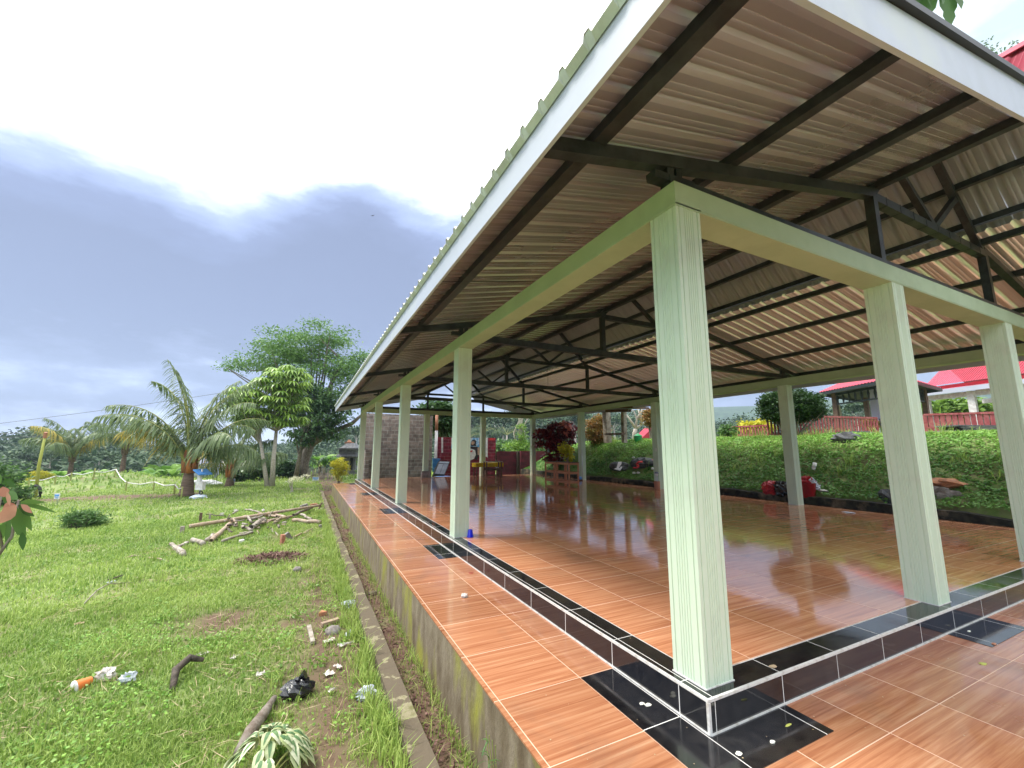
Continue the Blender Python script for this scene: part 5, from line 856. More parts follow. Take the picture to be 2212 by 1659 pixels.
# table with yellow cloth, wooden desk
def legs4(root, x0, y0, x1, y1, h, w, m, name='leg'):
    for x in (x0, x1):
        for y in (y0, y1): b = MB(); b.box((x-w/2, y-w/2, 0), (x+w/2, y+w/2, h)); b.build(name, M[m], root)
td = empty('wooden_desk', (6.55, 18.2, 0), 'dark wooden school desk with a shelf standing before the yellow-covered table', 'desk'); x0, x1, y0, y1 = 6.06, 6.98, 17.9, 18.35; legs4(td, x0+.05, y0+.05, x1-.05, y1-.05, .77, .06, 'darkwood')
b = MB(); b.box((x0, y0, .77), (x1, y1, .80)); b.build('top', M['oldwood'], td); b = MB(); b.box((x0+.08, y0+.03, .34), (x1-.08, y0+.06, .48)); b.box((x0+.08, y1-.06, .34), (x1-.08, y1-.03, .48)); b.box((x0+.08, y0+.06, .34), (x1-.08, y1-.06, .36)); b.build('shelf', M['darkwood'], td)
b = MB(); b.box((x0+.08, y0+.04, .08), (x1-.08, y0+.07, .12)); b.box((x0+.08, y1-.07, .08), (x1-.08, y1-.04, .12)); b.build('foot_rail', M['darkwood'], td)
ty = empty('long_table', (6.5, 18.9, 0), 'long wooden table behind the dark desk', 'table'); x0, x1, y0, y1 = 5.78, 7.32, 18.6, 19.1; legs4(ty, x0+.06, y0+.05, x1-.06, y1-.05, .66, .06, 'darkwood'); b = MB(); b.box((x0, y0, .66), (x1, y1, .69)); b.build('top', M['darkwood'], ty)
b = MB(); b.box((x0-.02, y0-.02, .692), (x1+.02, y1+.02, .70))
for (u0, v0, u1, v1) in ((x0-.024, y0-.026, x1+.024, y0-.02), (x0-.024, y1+.02, x1+.024, y1+.026), (x0-.026, y0-.02, x0-.02, y1+.02), (x1+.02, y0-.02, x1+.026, y1+.02)): b.box((u0, v0, .50), (u1, v1, .70))
tag(b.build('yellow_tablecloth', M['yellowcloth']), 'yellow patterned cloth covering the long table behind the desk', 'tablecloth')
for i, (x, lb) in enumerate(((6.62, 'small white book lying left on the shelf of the dark desk'), (6.75, 'larger white book standing right on the shelf of the dark desk'))):
    b = MB(); b.box((x, 18.05, .362), (x+.03+.05*i, 18.2, .45+.04*i)); tag(b.build('book', M['plaster']), lb, 'book')
# two wooden rack frames
def rack(y0, y1, label):
    x0, x1, h = 7.12, 7.60, .90; r = empty('wooden_rack', (x0, y0, 0), label, 'rack', 'pair of wooden rack frames'); legs4(r, x0+.025, y0+.025, x1-.025, y1-.025, h, .05, 'wood')
    for z in (.10, .46, .82):
        b = MB()
        for (u0, v0, u1, v1) in ((x0+.004, y0+.05, x0+.03, y1-.05), (x1-.03, y0+.05, x1-.004, y1-.05), (x0+.05, y0+.004, x1-.05, y0+.03), (x0+.05, y1-.03, x1-.05, y1-.004)): b.box((u0, v0, z), (u1, v1, z+.08))
        b.build('rail', M['wood'], r)
    b = MB(); b.box((x0-.01, y0-.01, h), (x1+.01, y1+.01, h+.015)); b.build('top', M['darkwood'], r)
rack(12.03, 12.93, 'nearer reddish wooden rack frame standing on the tiles'); rack(12.97, 13.87, 'farther reddish wooden rack frame standing on the tiles')
# dustpan, lantern and clay block, cup
pd_ = at(1253, 1038, Z=0); r = empty('dustpan', pd_, 'blue dustpan with a black lip on the tiles behind the nearer rack', 'dustpan'); b = MB(); b.blob((pd_[0], pd_[1], .10), (.12, .06, .09), 12, 7, 0); b.build('blue_hood', M['bluetarp'], r, smooth=True); b = MB(); b.box((pd_[0]-.26, pd_[1]-.1, 0.003), (pd_[0]+.08, pd_[1]+.1, .05)); b.build('black_lip', M['dark'], r)
b = MB(); b.tube([(9.40, 14.30, .0), (9.405, 14.32, 1.45)], .018, 7); tag(b.build('broom_handle', M['metal'], smooth=True), 'thin upright grey stick leaning on the column behind the racks', 'stick')
pk = at(1420, 1058, Z=0); b = MB(); b.lathe((pk[0], pk[1], 0), [(.095, 0), (.10, .02), (.105, .29), (.10, .30)], 14); tag(b.build('clay_pot', M['terracotta'], smooth=True), 'reddish clay cylinder standing at the foot of a right-hand column', 'pot')
rl = empty('garden_lantern', (pk[0], pk[1], .30), 'small garden lantern with a grey cap on clear rods above the clay cylinder', 'lantern'); b = MB()
for a_ in range(3): b.tube([(pk[0]+.03*math.cos(a_*2.1), pk[1]+.03*math.sin(a_*2.1), .30), (pk[0]+.03*math.cos(a_*2.1), pk[1]+.03*math.sin(a_*2.1), .50)], .007, 5)
b.build('rods', M['metal'], rl); b = MB(); b.lathe((pk[0], pk[1], .49), [(.045, 0), (.05, .02), (.05, .08), (.04, .10)], 12); b.build('globe', M['plaster'], rl, smooth=True); b = MB(); b.lathe((pk[0], pk[1], .58), [(.085, 0), (.07, .035), (.03, .06)], 12); b.build('cap', M['grey'], rl, smooth=True)
b = MB(); b.box((9.458, 9.72, 1.36), (9.4775, 9.80, 1.48)); tag(b.build('wall_switch', M['lamp'], bevel=.004), 'small white switch box fixed on a right-hand column', 'switch')
pcu = at(1011, 1159, Z=0); ru = empty('blue_cup', (pcu[0]+.02, pcu[1]-.05, 0), 'bright blue plastic cup standing upside down beside the second left column', 'cup'); ux, uy = pcu[0]+.02, pcu[1]-.05
b = MB(); b.lathe((ux, uy, 0), [(.055, 0), (.054, .012), (.049, .014), (.036, .115), (.030, .12)], 20); b.build('cup_body', M['blue'], ru, smooth=True)
# things on the retaining wall and bank
pr_ = at(1668, 1058, X=10.25); bag('red_bag', 'large crumpled translucent red plastic bag at the foot of the bank', 'plastic bag', np.array([pr_[0], pr_[1], .14]), (.22, .27, .22), 'redfilm', 31, .22); pb_ = at(1690, 1058, X=10.22); bag('black_sack', 'black plastic sack between the red bag and the column', 'plastic bag', np.array([pb_[0]-.02, pb_[1], .12]), (.18, .24, .24), 'plastic_black', 32, .2)
pr2 = at(1745, 1066, X=10.3); rbk = empty('red_bin', (pr2[0], pr2[1], .14), 'dark red plastic bin filled with rubbish right of the column', 'bin'); b = MB(); b.lathe((pr2[0], pr2[1], .13), [(.15, 0), (.17, .05), (.21, .40), (.22, .41)], 18); b.build('bin_body', M['red'], rbk, smooth=True)
bag('bin_rubbish', 'pink and grey wrappers piled up in the red bin', 'rubbish', np.array([pr2[0], pr2[1], .50]), (.17, .17, .12), 'redfilm', 33, .5, 14, 8); bag('grey_film', 'translucent grey film sticking out of the red bin', 'plastic film', np.array([pr2[0]+.02, pr2[1]-.13, .52]), (.1, .09, .09), 'plastic_white', 34, .5, 12, 8)
pbt = bpos(1761, 1020); rbt = empty('white_bottle', pbt, 'small white bottle lying on the bank above the red bin', 'bottle'); b = MB(); a0 = pbt+np.array([-.05, 0, .12]); dr = unit(np.array([.25, -.1, .75])); b.tube([a0, a0+dr*.16], [.05, .05], 12); b.build('bottle_body', M['plaster'], rbt, smooth=True); b = MB(); b.tube([a0-dr*.05, a0], [.045, .045], 12); b.build('bottle_cap', M['plaster'], rbt, smooth=True)
bag('white_bag', 'crumpled white bag on the bank right of the red bin', 'plastic bag', bpos(1762, 1058)+np.array([-.05, 0, .02]), (.12, .16, .09), 'plastic_white', 35, .3, 14, 8); bag('white_wrapper', 'small white wrapper at the bank foot right of the white bag', 'wrapper', bpos(1781, 1063)+np.array([-.05, 0, .02]), (.05, .13, .03), 'paper', 36, .3, 10, 6)
p = at(1834, 1108, Z=0); b = MB(); b.blob((p[0], p[1], .012), (.06, .14, .012), 12, 5, .25, 37); tag(b.build('paper_scrap', M['cyan']), 'flat pale bluish scrap on the tiles near the right floor edge', 'paper')
# rocks with painted letters
def rock(name, label, p, r, m, seed, amp=.12, lift=0): b = MB(); b.blob((p[0], p[1], p[2]+lift), r, 11, 6, amp*2.2, seed); return tag(b.build(name, M[m], origin=tuple(p), bevel=.02), label, 'stone')
ra = rock('painted_rock', 'flat dark rock on the bank with a white painted letter L', rockA, (.34, .62, .22), 'stone', 41, .1, .06); rbb = rock('painted_rock', 'larger dark rock on the bank with red painted letters S', rockB, (.38, .70, .26), 'stone', 42, .1, .06)
def letter(rk, center_px, D, poly, m, name):
    c = posD(center_px[0], center_px[1], D); q = [c+AX[0]*x+AX[2]*y+AX[1]*y*.35 for x, y in poly]; n = len(q); b = MB(); tri = [tuple(range(n))[::-1], tuple(range(n, 2*n))]; b.add(q+[p-AX[1]*.03+AX[2]*.02 for p in q], tri+[(i, (i+1) % n, n+(i+1) % n, n+i) for i in range(n)]); b.build(name, M[m], rk)
dA = float((rockA-C)@FW)-.42; u = .0744*dA/F
def LP(pts, cx, cy): return [((x-cx)*u, (cy-y)*u*1.3) for x, y in pts]
letter(ra, (1289.2+.0744*610, 960+.0744*640), dA, LP([(480, 700), (560, 680), (640, 550), (730, 545), (725, 585), (625, 680), (640, 690), (690, 650), (740, 655), (660, 735)], 610, 640), 'plaster', 'letter')
dB = float((rockB-C)@FW)-.45; u = .0744*dB/F
def strokes(rk, pts, cx, cy, D, m, r=.03):
    b = MB(); b.tube([posD(1289.2+.0744*x, 960+.0744*y, D) for x, y in pts], r, 6); b.build('letter', M[m], rk, smooth=True)
strokes(rbb, [(1320, 505), (1215, 510), (1150, 570), (1160, 600), (1215, 610), (1215, 640), (1140, 680), (1050, 680)], 0, 0, dB, 'redpaint', .042); strokes(rbb, [(1640, 450), (1590, 460), (1565, 500), (1620, 520), (1625, 560), (1570, 570)], 0, 0, dB, 'redpaint', .035)
rock('bank_rock', 'dark blue-grey boulder at the top of the bank below the red fence', rockC, (.30, .42, .2), 'stone', 43, .14, .03); rock('bank_rock', 'flat orange stone set in the bank right of the second front column', rockD, (.26, .36, .11), 'orangestone', 44, .14, .04); rock('bank_rock', 'grey stone directly under the flat orange stone', bpos(2040, 1068), (.16, .26, .16), 'greystone', 45, .14, 0); rock('bank_rock', 'dark rounded stone low on the bank left of the second front column', bpos(1922, 1075), (.18, .26, .2), 'stone', 46, .14, 0)
for i, (x, y, m_, lb) in enumerate(((1075, 440, 'plaster', 'white stone chip above the letter rocks'), (1200, 885, 'plaster', 'white scrap below the letter rocks'), (1625, 765, 'plaster', 'white scrap beside the clay lantern column'), (820, 740, 'petal', 'withered pale leaves below the letter L rock'), (1080, 890, 'petal', 'beige scrap left of the white scrap below the rocks'))):
    p = bpos(1289.2+.0744*x, 960+.0744*y); b = MB(); b.blob((p[0], p[1], p[2]+.09), (.05, .09, .045), 8, 6, .3, 60+i); tag(b.build('bank_scrap', M[m_], origin=tuple(p)), lb, 'scrap')
def slabs(name, label, px0, px1, py, D, n, seed, dep=.35):
    g = np.random.default_rng(seed); p = posD((px0+px1)/2, py, D); r = empty(name, onG(p), label, 'stone stack')
    for k in range(n): x0 = px0+(px1-px0)*g.uniform(0, .5); x1 = x0+(px1-px0)*g.uniform(.35, .5); a_ = posD(x0, py+4-k*1.9, D); c_ = posD(min(x1, px1), py+4-k*1.9+g.normal(0, .5), D); b = MB(); b.bar(a_, c_, dep*2, .05); b.build('stone_slab', M['greystone'] if k % 2 else M['stone'], r, bevel=.01)
slabs('slate_stack', 'stacked flat grey stone slabs edging the bank top below the tall red fence', 1812, 1916, 941, 14.6, 7, 1); slabs('slate_stack', 'stacked flat brown stone slabs edging the bank top at the far right', 2000, 2260, 932, 13.6, 9, 2)
# ---- red fences on top of the bank
def fence(label, p0, p1, h0, h1, n, w, name='picket_fence', m='fence', rail=True, drop=.35):
    p0 = np.asarray(p0); p1 = np.asarray(p1); b0 = onG(p0); r = empty(name, b0, label, 'fence'); d = unit(p1-p0)
    for k in range(n):
        t = k/(n-1); q = p0+(p1-p0)*t; zt = q[2]; zb = zt-(h0+(h1-h0)*t); b = MB(); b.bar((q[0], q[1], zb-drop), (q[0], q[1], zt), w, .03, up=tuple(np.cross(d, (0, 0, 1)))); b.build('picket', M[m], r)
    b = MB(); b.bar(p0, p1, .09, .07); b.build('top_rail', M[m], r); b = MB(); b.bar(p0-np.array([0, 0, h0]), p1-np.array([0, 0, h1]), .05, .05); b.build('bottom_rail', M[m], r)
fence('tall faded red picket fence on the bank behind the ball-shaped tree', posD(1657, 897, 15.7), posD(1893, 903, 16.6), .72, .56, 36, .062); fence('lower faded red railing in front of yellow leaves, left of the tall red fence', posD(1576, 923, 18.4), posD(1657, 919, 17.2), .36, .4, 14, .06)
fence('weathered red railing with wide flat pickets at the far right of the bank', posD(1996, 896, 15.2), posD(2230, 889, 13.9), .48, .52, 18, .13)
b = MB(); r = empty('metal_railing', onG(posD(1900, 930, 16.5)), 'thin dark metal railing between the red fence and the second front column', 'railing')
for k in range(4): q = posD(1893+k*7, 905, 16.6); b.bar(q-np.array([0, 0, .8]), q, .025, .025)
for yy in (905, 916, 927): b.bar(posD(1892, yy, 16.6), posD(1925, yy, 16.6), .02, .02)
b.build('rails', M['steel'], r)
# ---- gazebo with dark posts
Dg = 22.; rg = empty('gazebo', onG(posD(1880, 930, Dg)), 'dark wooden gazebo with a red hipped roof behind the red fence', 'gazebo')
e0, e1, e2 = posD(1766, 843, 24.5), posD(1945, 822, 19.0), posD(2034, 838, 22.5); e3_ = e0+e2-e1; ap = (e0+e2)/2; ze = (e0[2]+e1[2]+e2[2])/3
for q in (e0, e1, e2, e3_): q[2] = ze
ap[2] = ze+1.35; nrv = 22; b = MB()
for (u_, v_) in ((e0, e1), (e1, e2), (e2, e3_), (e3_, e0)):
    n = 26; L_ = []
    for i in range(n*2+1): t = i/(2*n); q = u_+(v_-u_)*t; L_.append(q+np.array([0, 0, .05 if i % 2 else 0]))
    for i in range(2*n): a_, c_ = L_[i], L_[i+1]; b.add([a_, c_, ap+(c_-ap)*.02, ap+(a_-ap)*.02], [(0, 1, 2, 3)])
b.build('roof', M['redsheet'], rg)
b = MB()
for (u_, v_) in ((e0, e1), (e1, e2), (e2, e3_), (e3_, e0)): b.bar(u_-np.array([0, 0, .09]), v_-np.array([0, 0, .09]), .05, .16)
b.build('fascia', M['steel'], rg)
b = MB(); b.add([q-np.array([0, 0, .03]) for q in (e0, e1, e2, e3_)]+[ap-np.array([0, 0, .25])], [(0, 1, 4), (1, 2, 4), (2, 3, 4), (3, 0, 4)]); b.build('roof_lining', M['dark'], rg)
cen = (e0+e2)/2
for q in (e0, e1, e2, e3_):
    k = cen+(q-cen)*.72; zb = float(G(k[0], k[1]))-.1; b = MB(); b.bar((k[0], k[1], zb), (k[0], k[1], ze), .22, .22, up=(0, 1, 0)); b.build('post', M['darkwood'], rg)
for (u_, v_) in ((e0, e1), (e1, e2)):
    a_, c_ = cen+(u_-cen)*.72, cen+(v_-cen)*.72; b = MB(); b.bar(a_-np.array([0, 0, .15]), c_-np.array([0, 0, .15]), .1, .14); b.bar(a_-np.array([0, 0, .72]), c_-np.array([0, 0, .72]), .07, .08)
    for k in range(9): t = (k+.5)/9; q = a_+(c_-a_)*t; b.tube([q-np.array([0, 0, .2]), q-np.array([0, 0, .4]), q-np.array([0, 0, .7])], [.04, .07, .035], 6)
    b.build('carved_frieze', M['steel'], rg)
k = posD(1897, 930, 23); b = MB(); b.bar((k[0], k[1], k[2]-1), (k[0], k[1], k[2]+2.6), .3, .3, up=(0, 1, 0)); tag(b.build('lilac_pillar', M['lilac']), 'lilac painted pillar behind the gazebo', 'pillar')
# ---- second pavilion with red roof
rh = empty('far_pavilion', onG(posD(2080, 930, 24)), 'open pavilion with a two-tier red roof and white fascia behind the far right railing', 'pavilion')
f0, f1 = posD(1950, 852, 27.0), posD(2330, 816, 19.0); zf_ = (f0[2]+f1[2])/2; f0[2] = f1[2] = zf_; dirf = unit(f1-f0); bk = np.array([-dirf[1], dirf[0], 0]); bk = bk if bk@FW > 0 else -bk
b = MB(); b.bar(f0, f1, .04, .26); b.build('fascia', M['white'], rh)
b = MB(); nR = 60
def strip(a0, a1, c0, c1):
    for i in range(nR):
        t0, t1, tm = i/nR, (i+.8)/nR, (i+1)/nR; A0, A1, A2 = a0+(a1-a0)*t0, a0+(a1-a0)*t1, a0+(a1-a0)*tm; C0, C1, C2 = c0+(c1-c0)*t0, c0+(c1-c0)*t1, c0+(c1-c0)*tm; u_ = np.array([0, 0, .05])
        b.add([A0, A1, C1, C0], [(0, 1, 2, 3)]); b.add([A1+u_*.2, A2+u_, C2+u_, C1+u_*.2], [(0, 1, 2, 3)])
m0, m1 = f0+bk*1.7+np.array([0, 0, .55]), f1+bk*1.7+np.array([0, 0, .55]); t0_, t1_ = f0+bk*3.3+np.array([0, 0, 2.15]), f1+bk*3.3+np.array([0, 0, 2.15])
up_ = np.array([0, 0, .14]); strip(f0+up_, f1+up_, m0, m1); strip(m0-bk*.15+up_*.6, m1-bk*.15+up_*.6, t0_, t1_); strip(t0_, t1_, t0_+bk*1.6-np.array([0, 0, 1.6]), t1_+bk*1.6-np.array([0, 0, 1.6])); strip(t0_+bk*1.6-np.array([0, 0, 1.6]), t1_+bk*1.6-np.array([0, 0, 1.6]), f0+bk*6.6+up_, f1+bk*6.6+up_); b.build('roof', M['redsheet'], rh)
for k, t in enumerate((.12, .42, .72)):
    for dd in (.5, 5.6): q = f0+(f1-f0)*t+bk*dd; zb = float(G(q[0], q[1]))-.3; b = MB(); b.bar((q[0], q[1], zb), (q[0], q[1], zf_-.1), .3, .3, up=(0, 1, 0)); b.build('column', M['plaster'], rh)
for dd in (.5, 5.6): b = MB(); b.bar(f0+bk*dd-np.array([0, 0, .25]), f1+bk*dd-np.array([0, 0, .25]), .2, .28); b.build('ring_beam', M['plaster'], rh)
# ---- shrubs and trees on the bank top
def top(px, py, D): p = posD(px, py, D); return p
def shrubD(name, label, px, py0, py1, wpx, D, lm, n=60, per=28, cr=.11, Lf=.12, Wf=.06, seed=1, fancy=False, stems=6, sm='bark', cat='shrub', lift=0, droop=0, shell=.5, group=None, sub=None):
    g = np.random.default_rng(seed); c = posD(px, (py0+py1)/2, D); p = onG(c); root = empty(name, p, label, cat, group); rx, rz = H(wpx, D)/2, H(py1-py0, D)/2
    E_ = [(c, (rx, rx*.9, rz))] if sub is None else [(posD(a_, b_, D), (H(w_, D)/2, H(w_, D)/2, H(h_, D)/2)) for a_, b_, w_, h_ in sub]; V, R, CC = clumps(E_, n, per, cr, Lf, Wf, g, shell, droop, fancy); b = MB()
    for k in range(stems): a_ = 2*PI*k/stems; e_ = CC[g.integers(len(CC))]; b.tube([p+np.array([math.cos(a_), math.sin(a_), -1])*.06, p*.5+e_*.5+np.array([0, 0, -.05]), e_], [.045, .03, .01], 6, False)
    b.build('stems', M[sm], root, smooth=True); npmesh('foliage', V, None, M[lm], root, R); return root, c
rc1, c1 = shrubD('croton_shrub', 'tall wine-red leafed shrub beyond the racks', 1203, 905, 1000, 85, 23.5, 'croton', 120, 26, .13, .20, .12, 501, True, 8, sub=[(1205, 928, 86, 44), (1185, 950, 60, 40), (1215, 955, 60, 40), (1200, 980, 56, 50)], droop=.25)
gq = np.random.default_rng(502); V, R, CC = clumps([(posD(1222, 918, 22.8), (.5, .4, .5))], 9, 16, .1, .18, .11, gq, .3, .2, True); npmesh('new_pink_leaves', V, None, M['crotonpink'], rc1, R)
shrubD('lime_shrub', 'bright lime green shrub before the wine-red shrub', 1226, 958, 1000, 36, 22.3, 'goldleaf', 34, 18, .09, .15, .09, 503, True, 5, sub=[(1222, 968, 28, 22), (1232, 975, 22, 20), (1226, 990, 16, 20)])
shrubD('round_shrub', 'rounded clipped shrub with orange new tips on the bank top', 1292, 898, 960, 50, 23.2, 'redtip', 150, 34, .12, .13, .05, 504, sub=[(1292, 912, 44, 30), (1292, 937, 54, 50)])
shrubD('round_shrub', 'orange-tipped shrub partly hidden by the lantern column', 1404, 880, 926, 28, 21, 'redtip', 80, 30, .12, .13, .05, 505)
rt_, ct_ = shrubD('ball_tree', 'dark clipped ball-shaped tree before the tall red fence', 1709, 838, 915, 128, 15.3, 'hedgeball', 520, 40, .09, .10, .05, 506, cat='tree', stems=10, shell=.62, sub=[(1709, 878, 126, 74)])
shrubD('yellow_hedge', 'yellow and green leafy hedge behind the low red railing', 1635, 908, 938, 62, 19.5, 'goldleaf', 70, 26, .12, .15, .08, 507, fancy=True, sub=[(1620, 922, 40, 24), (1648, 920, 40, 26)]); shrubD('green_shrub', 'green shrub at the left end of the low red railing', 1572, 920, 945, 30, 17.5, 'mid', 30, 26, .1, .13, .07, 508); shrubD('hibiscus_shrub', 'shrub with red blossoms seen through the tall red fence', 1880, 905, 930, 30, 19, 'redtip', 30, 22, .1, .13, .07, 509)
shrubD('frangipani_tree', 'large-leaved green tree seen under the far pavilion roof', 2075, 860, 905, 130, 29, 'lush', 90, 20, .25, .45, .2, 510, True, 8, cat='tree', sub=[(2060, 880, 60, 36), (2100, 880, 60, 40), (2010, 885, 40, 30)])
# trunk cluster of the palm clump, wood frame, bin, tent, bare tree
gz = np.random.default_rng(601); pz = onG(posD(1125, 960, 34)); rz = empty('palm_clump', pz, 'cluster of thin pale arching stems with leafy base behind the far right corner column', 'palm clump')
for k in range(7): b = MB(); sx = 1127+gz.normal(0, 5); b.tube([posD(sx+3, 985, 34), posD(sx-k*2.2+2, 935, 34), posD(sx-14+k*5, 890, 34), posD(sx-26+k*9, 850, 34)], [.09, .07, .055, .03], 7); b.build('stem', M['palebark'], rz, smooth=True)
V, R, CC = clumps([(posD(1130, 945, 33.5), (.45, .45, 1.0)), (posD(1120, 965, 33.5), (1.2, 1., .5))], 60, 24, .18, .3, .08, gz, .3, -.1, False); npmesh('leafy_base', V, None, M['lush'], rz, R)
rw_ = empty('wooden_shelter', onG(posD(1350, 948, 19)), 'rustic wooden shelter frame with one brown post on the bank top', 'shelter'); b = MB(); b.bar(posD(1349, 956, 20.5), posD(1347, 880, 20.5), .2, .2, up=(0, 1, 0)); b.bar(posD(1313, 956, 22), posD(1309, 880, 22), .3, .3, up=(0, 1, 0)); b.build('post', M['oldwood'], rw_); b = MB(); b.bar(posD(1270, 889, 22), posD(1360, 887, 18.6), .2, .12); b.bar(posD(1270, 882, 22), posD(1372, 880, 18.6), 1.6, .08); b.build('roof_beams', M['darkwood'], rw_); b = MB(); b.bar(posD(1310, 938, 20), posD(1347, 937, 19), .25, .08); b.build('bench_board', M['darkwood'], rw_)
pgn = onG(posD(1378, 949, 20.8)); rgn = empty('green_bin', pgn, 'green plastic bin with a pointed lid on the bank top', 'bin'); b = MB(); cg = posD(1378, 944, 20.8); b.lathe((cg[0], cg[1], cg[2]-.5), [(.17, 0), (.20, .5), (.20, .52)], 14); b.build('bin_body', M['green'], rgn, smooth=True); b = MB(); b.lathe((cg[0], cg[1], cg[2]+.03), [(.24, 0), (.22, .03), (.07, .12), (.02, .15)], 14); b.build('lid', M['green'], rgn, smooth=True)
b = MB(); q = [posD(1387, 946, 22), posD(1412, 946, 21.5), posD(1412, 922, 21.5), posD(1407, 926, 21.6)]; b.add(q+[p+AX[1]*1.5 for p in q], [(3, 2, 1, 0), (4, 5, 6, 7), (0, 1, 5, 4), (1, 2, 6, 5), (2, 3, 7, 6), (3, 0, 4, 7)]); tag(b.build('small_red_roof', M['redsheet']), 'small red sloping roof behind the green bin', 'roof')
pbt_ = onG(posD(1371, 950, 24)); rbt_ = empty('bare_tree', pbt_, 'small leafless forked tree behind the green bin', 'tree'); b = MB()
for P in ([(1371, 958), (1370, 935), (1373, 925)], [(1373, 925), (1360, 905), (1352, 895)], [(1373, 925), (1385, 918), (1400, 905), (1406, 890)], [(1373, 925), (1376, 905), (1370, 890), (1360, 878)], [(1385, 918), (1384, 900), (1378, 885)], [(1376, 905), (1386, 890), (1388, 876)]): b.tube([posD(x, y, 24) for x, y in P], [.14*(.8**k) if P[0][1] > 950 else .09*(.6**k) for k in range(len(P))], 7)
b.build('trunk', M['palebark'], rbt_, smooth=True)
for i, (px, D, y0, lb) in enumerate(((1806, 25, 846, 'pale bent trunk left of the gazebo post'),)):
    p = onG(posD(px+10, 930, D)); b = MB(); b.tube([posD(px+12, 940, D), posD(px+6, 890, D), posD(px, 862, D), posD(px-10, 850, D)], [.16, .13, .1, .05], 8); tag(b.build('bare_tree', M['palebark'], smooth=True), lb, 'tree')
# ---- tree whose big leaves hang in at the top right, and the twiggy treetop beyond the roof
pq = np.array([7.5, -5.2, 0.]); pq[2] = float(G(7.5, -5.2)); rq = empty('breadfruit_tree', pq, 'tree outside the picture whose broad green leaves hang in over the front roof edge', 'tree'); b = MB(); lt = posD(2010, -90, 7.5); b.tube([pq, pq+np.array([-.2, .3, 3]), (pq+lt)/2+np.array([.5, 0, 3.5]), lt+np.array([0, 0, .35]), posD(2060, -60, 7.3)], [.3, .24, .14, .05, .02], 9); b.build('trunk', M['bark'], rq, smooth=True)
lst = [(1935, -50, 1925, 22, 40), (1962, -50, 1955, 18, 46), (1990, -40, 1975, 12, 24), (2015, -45, 1992, 47, 34), (2045, -50, 2050, 47, 34), (2060, -55, 2075, 10, 26), (1990, -60, 2010, 5, 34), (2030, -60, 2035, 0, 34), (1950, -60, 1900, -40, 40)]; P = np.array([posD(a_, b_, 7.3) for a_, b_, *_ in lst]); E_ = np.array([posD(c_, d_, 7.0) for _, _, c_, d_, w in lst]); q, r = leaf_quads(P, E_-P, np.array([l[4] for l in lst])*7.2/F, np.linalg.norm(E_-P, axis=1), .1, rows=((0, .05), (.2, .7), (.45, 1.), (.62, .95), (.72, .6), (.8, .7), (.92, .3), (1, .02)), up=np.tile(-FW, (len(P), 1)), g=gz, tw=.2); npmesh('broad_leaves', q, None, M['skyleaf'], rq, r)
ptw = np.array([16., 9., 0.]); ctw = posD(2165, 140, 17); ptw = onG(ctw); rtw = empty('twiggy_treetop', ptw, 'fine twiggy treetop showing above the roof edge at the top right', 'tree'); b = MB(); b.tube([ptw, ctw-np.array([0, 0, 2.]), ctw-np.array([0, 0, .8])], [.2, .12, .08], 8)
EP = []
for k in range(26): e_ = posD(2110+gz.uniform(0, 110), 95+gz.uniform(0, 70), 17+gz.normal(0, .4)); b.tube([ctw-np.array([0, 0, 1.3]), (ctw+e_)/2-np.array([0, 0, .5]), e_], [.04, .02, .007], 5, False); EP.append(e_)
b.build('trunk', M['bark'], rtw, smooth=True); EP = np.array(EP); P = np.repeat(EP, 16, 0)+gz.normal(0, .16, (len(EP)*16, 3)); q, r = rhomb(P, rdir(len(P), gz), .05, .12, gz); npmesh('leaves', q, None, M['mid'], rtw, r)
# ---- crumbs and leaves on the tiles
def spot(name, label, cat, px, py, z, r, m, seed, fl=.3):
    p = at(px, py, Z=z); b = MB(); b.blob((p[0], p[1], z+r[2]*fl+.001), r, 10, 6, .3, seed); tag(b.build(name, M[m], origin=tuple(p)), label, cat)
C1 = lambda x, y: (1042.4+.3387*x, 1097.2+.3387*y); C2 = lambda x, y: (1608.5+.3387*x, 1097.2+.3387*y); zw = -HS+.004
bag('tissue', 'crumpled white tissue lying on the side walkway tiles', 'tissue', at(1003, 1290, Z=-HS), (.035, .03, .022), 'paper', 71, .4, 12, 7)
b = MB(); p = at(1018, 1238, Z=-HS); b.tube([(p[0]+.03*math.cos(t), p[1]+.03*math.sin(t), -HS+.004) for t in np.linspace(0, 5.2, 12)], .003, 5); tag(b.build('red_band', M['red']), 'small open red rubber band on the side walkway', 'rubber band')
for i, a_ in enumerate((('white_petal', 'left one of two white petals on the black corner tiles', 'petal', *C1(1015, 1250), zw, (.018, .012, .004), 'petal'), ('white_petal', 'right and larger of two white petals on the black corner tiles', 'petal', *C1(1055, 1257), zw, (.022, .014, .005), 'petal'), ('white_petal', 'white petal near the bottom edge below the step corner', 'petal', *C1(1635, 1567), zw, (.018, .014, .004), 'petal'), ('tan_leaf', 'curled tan leaf on the black border of the front step', 'leaf', *C2(182, 1015), .001, (.028, .018, .006), 'shell'), ('white_chip', 'white pebble on the black tiles right of the step corner', 'pebble', *C2(180, 1497), zw, (.016, .010, .008), 'petal'), ('green_leaf', 'small yellow-green leaf on the front walkway tiles', 'leaf', *C2(1520, 995), -HS, (.035, .018, .003), 'yellowpole'), ('tan_leaf', 'small orange-brown leaf on the black inlay of the front walkway', 'leaf', *C2(1590, 868), zw, (.025, .013, .006), 'terracotta'), ('white_chip', 'white chip on the black inlay beside the front step', 'chip', *C2(1430, 787), zw, (.02, .01, .004), 'petal'), ('green_leaf', 'tiny withered green leaf on the black tiles right of the step corner', 'leaf', *C2(280, 1387), zw, (.025, .008, .004), 'yellowpole'))): spot(*a_, 700+i)
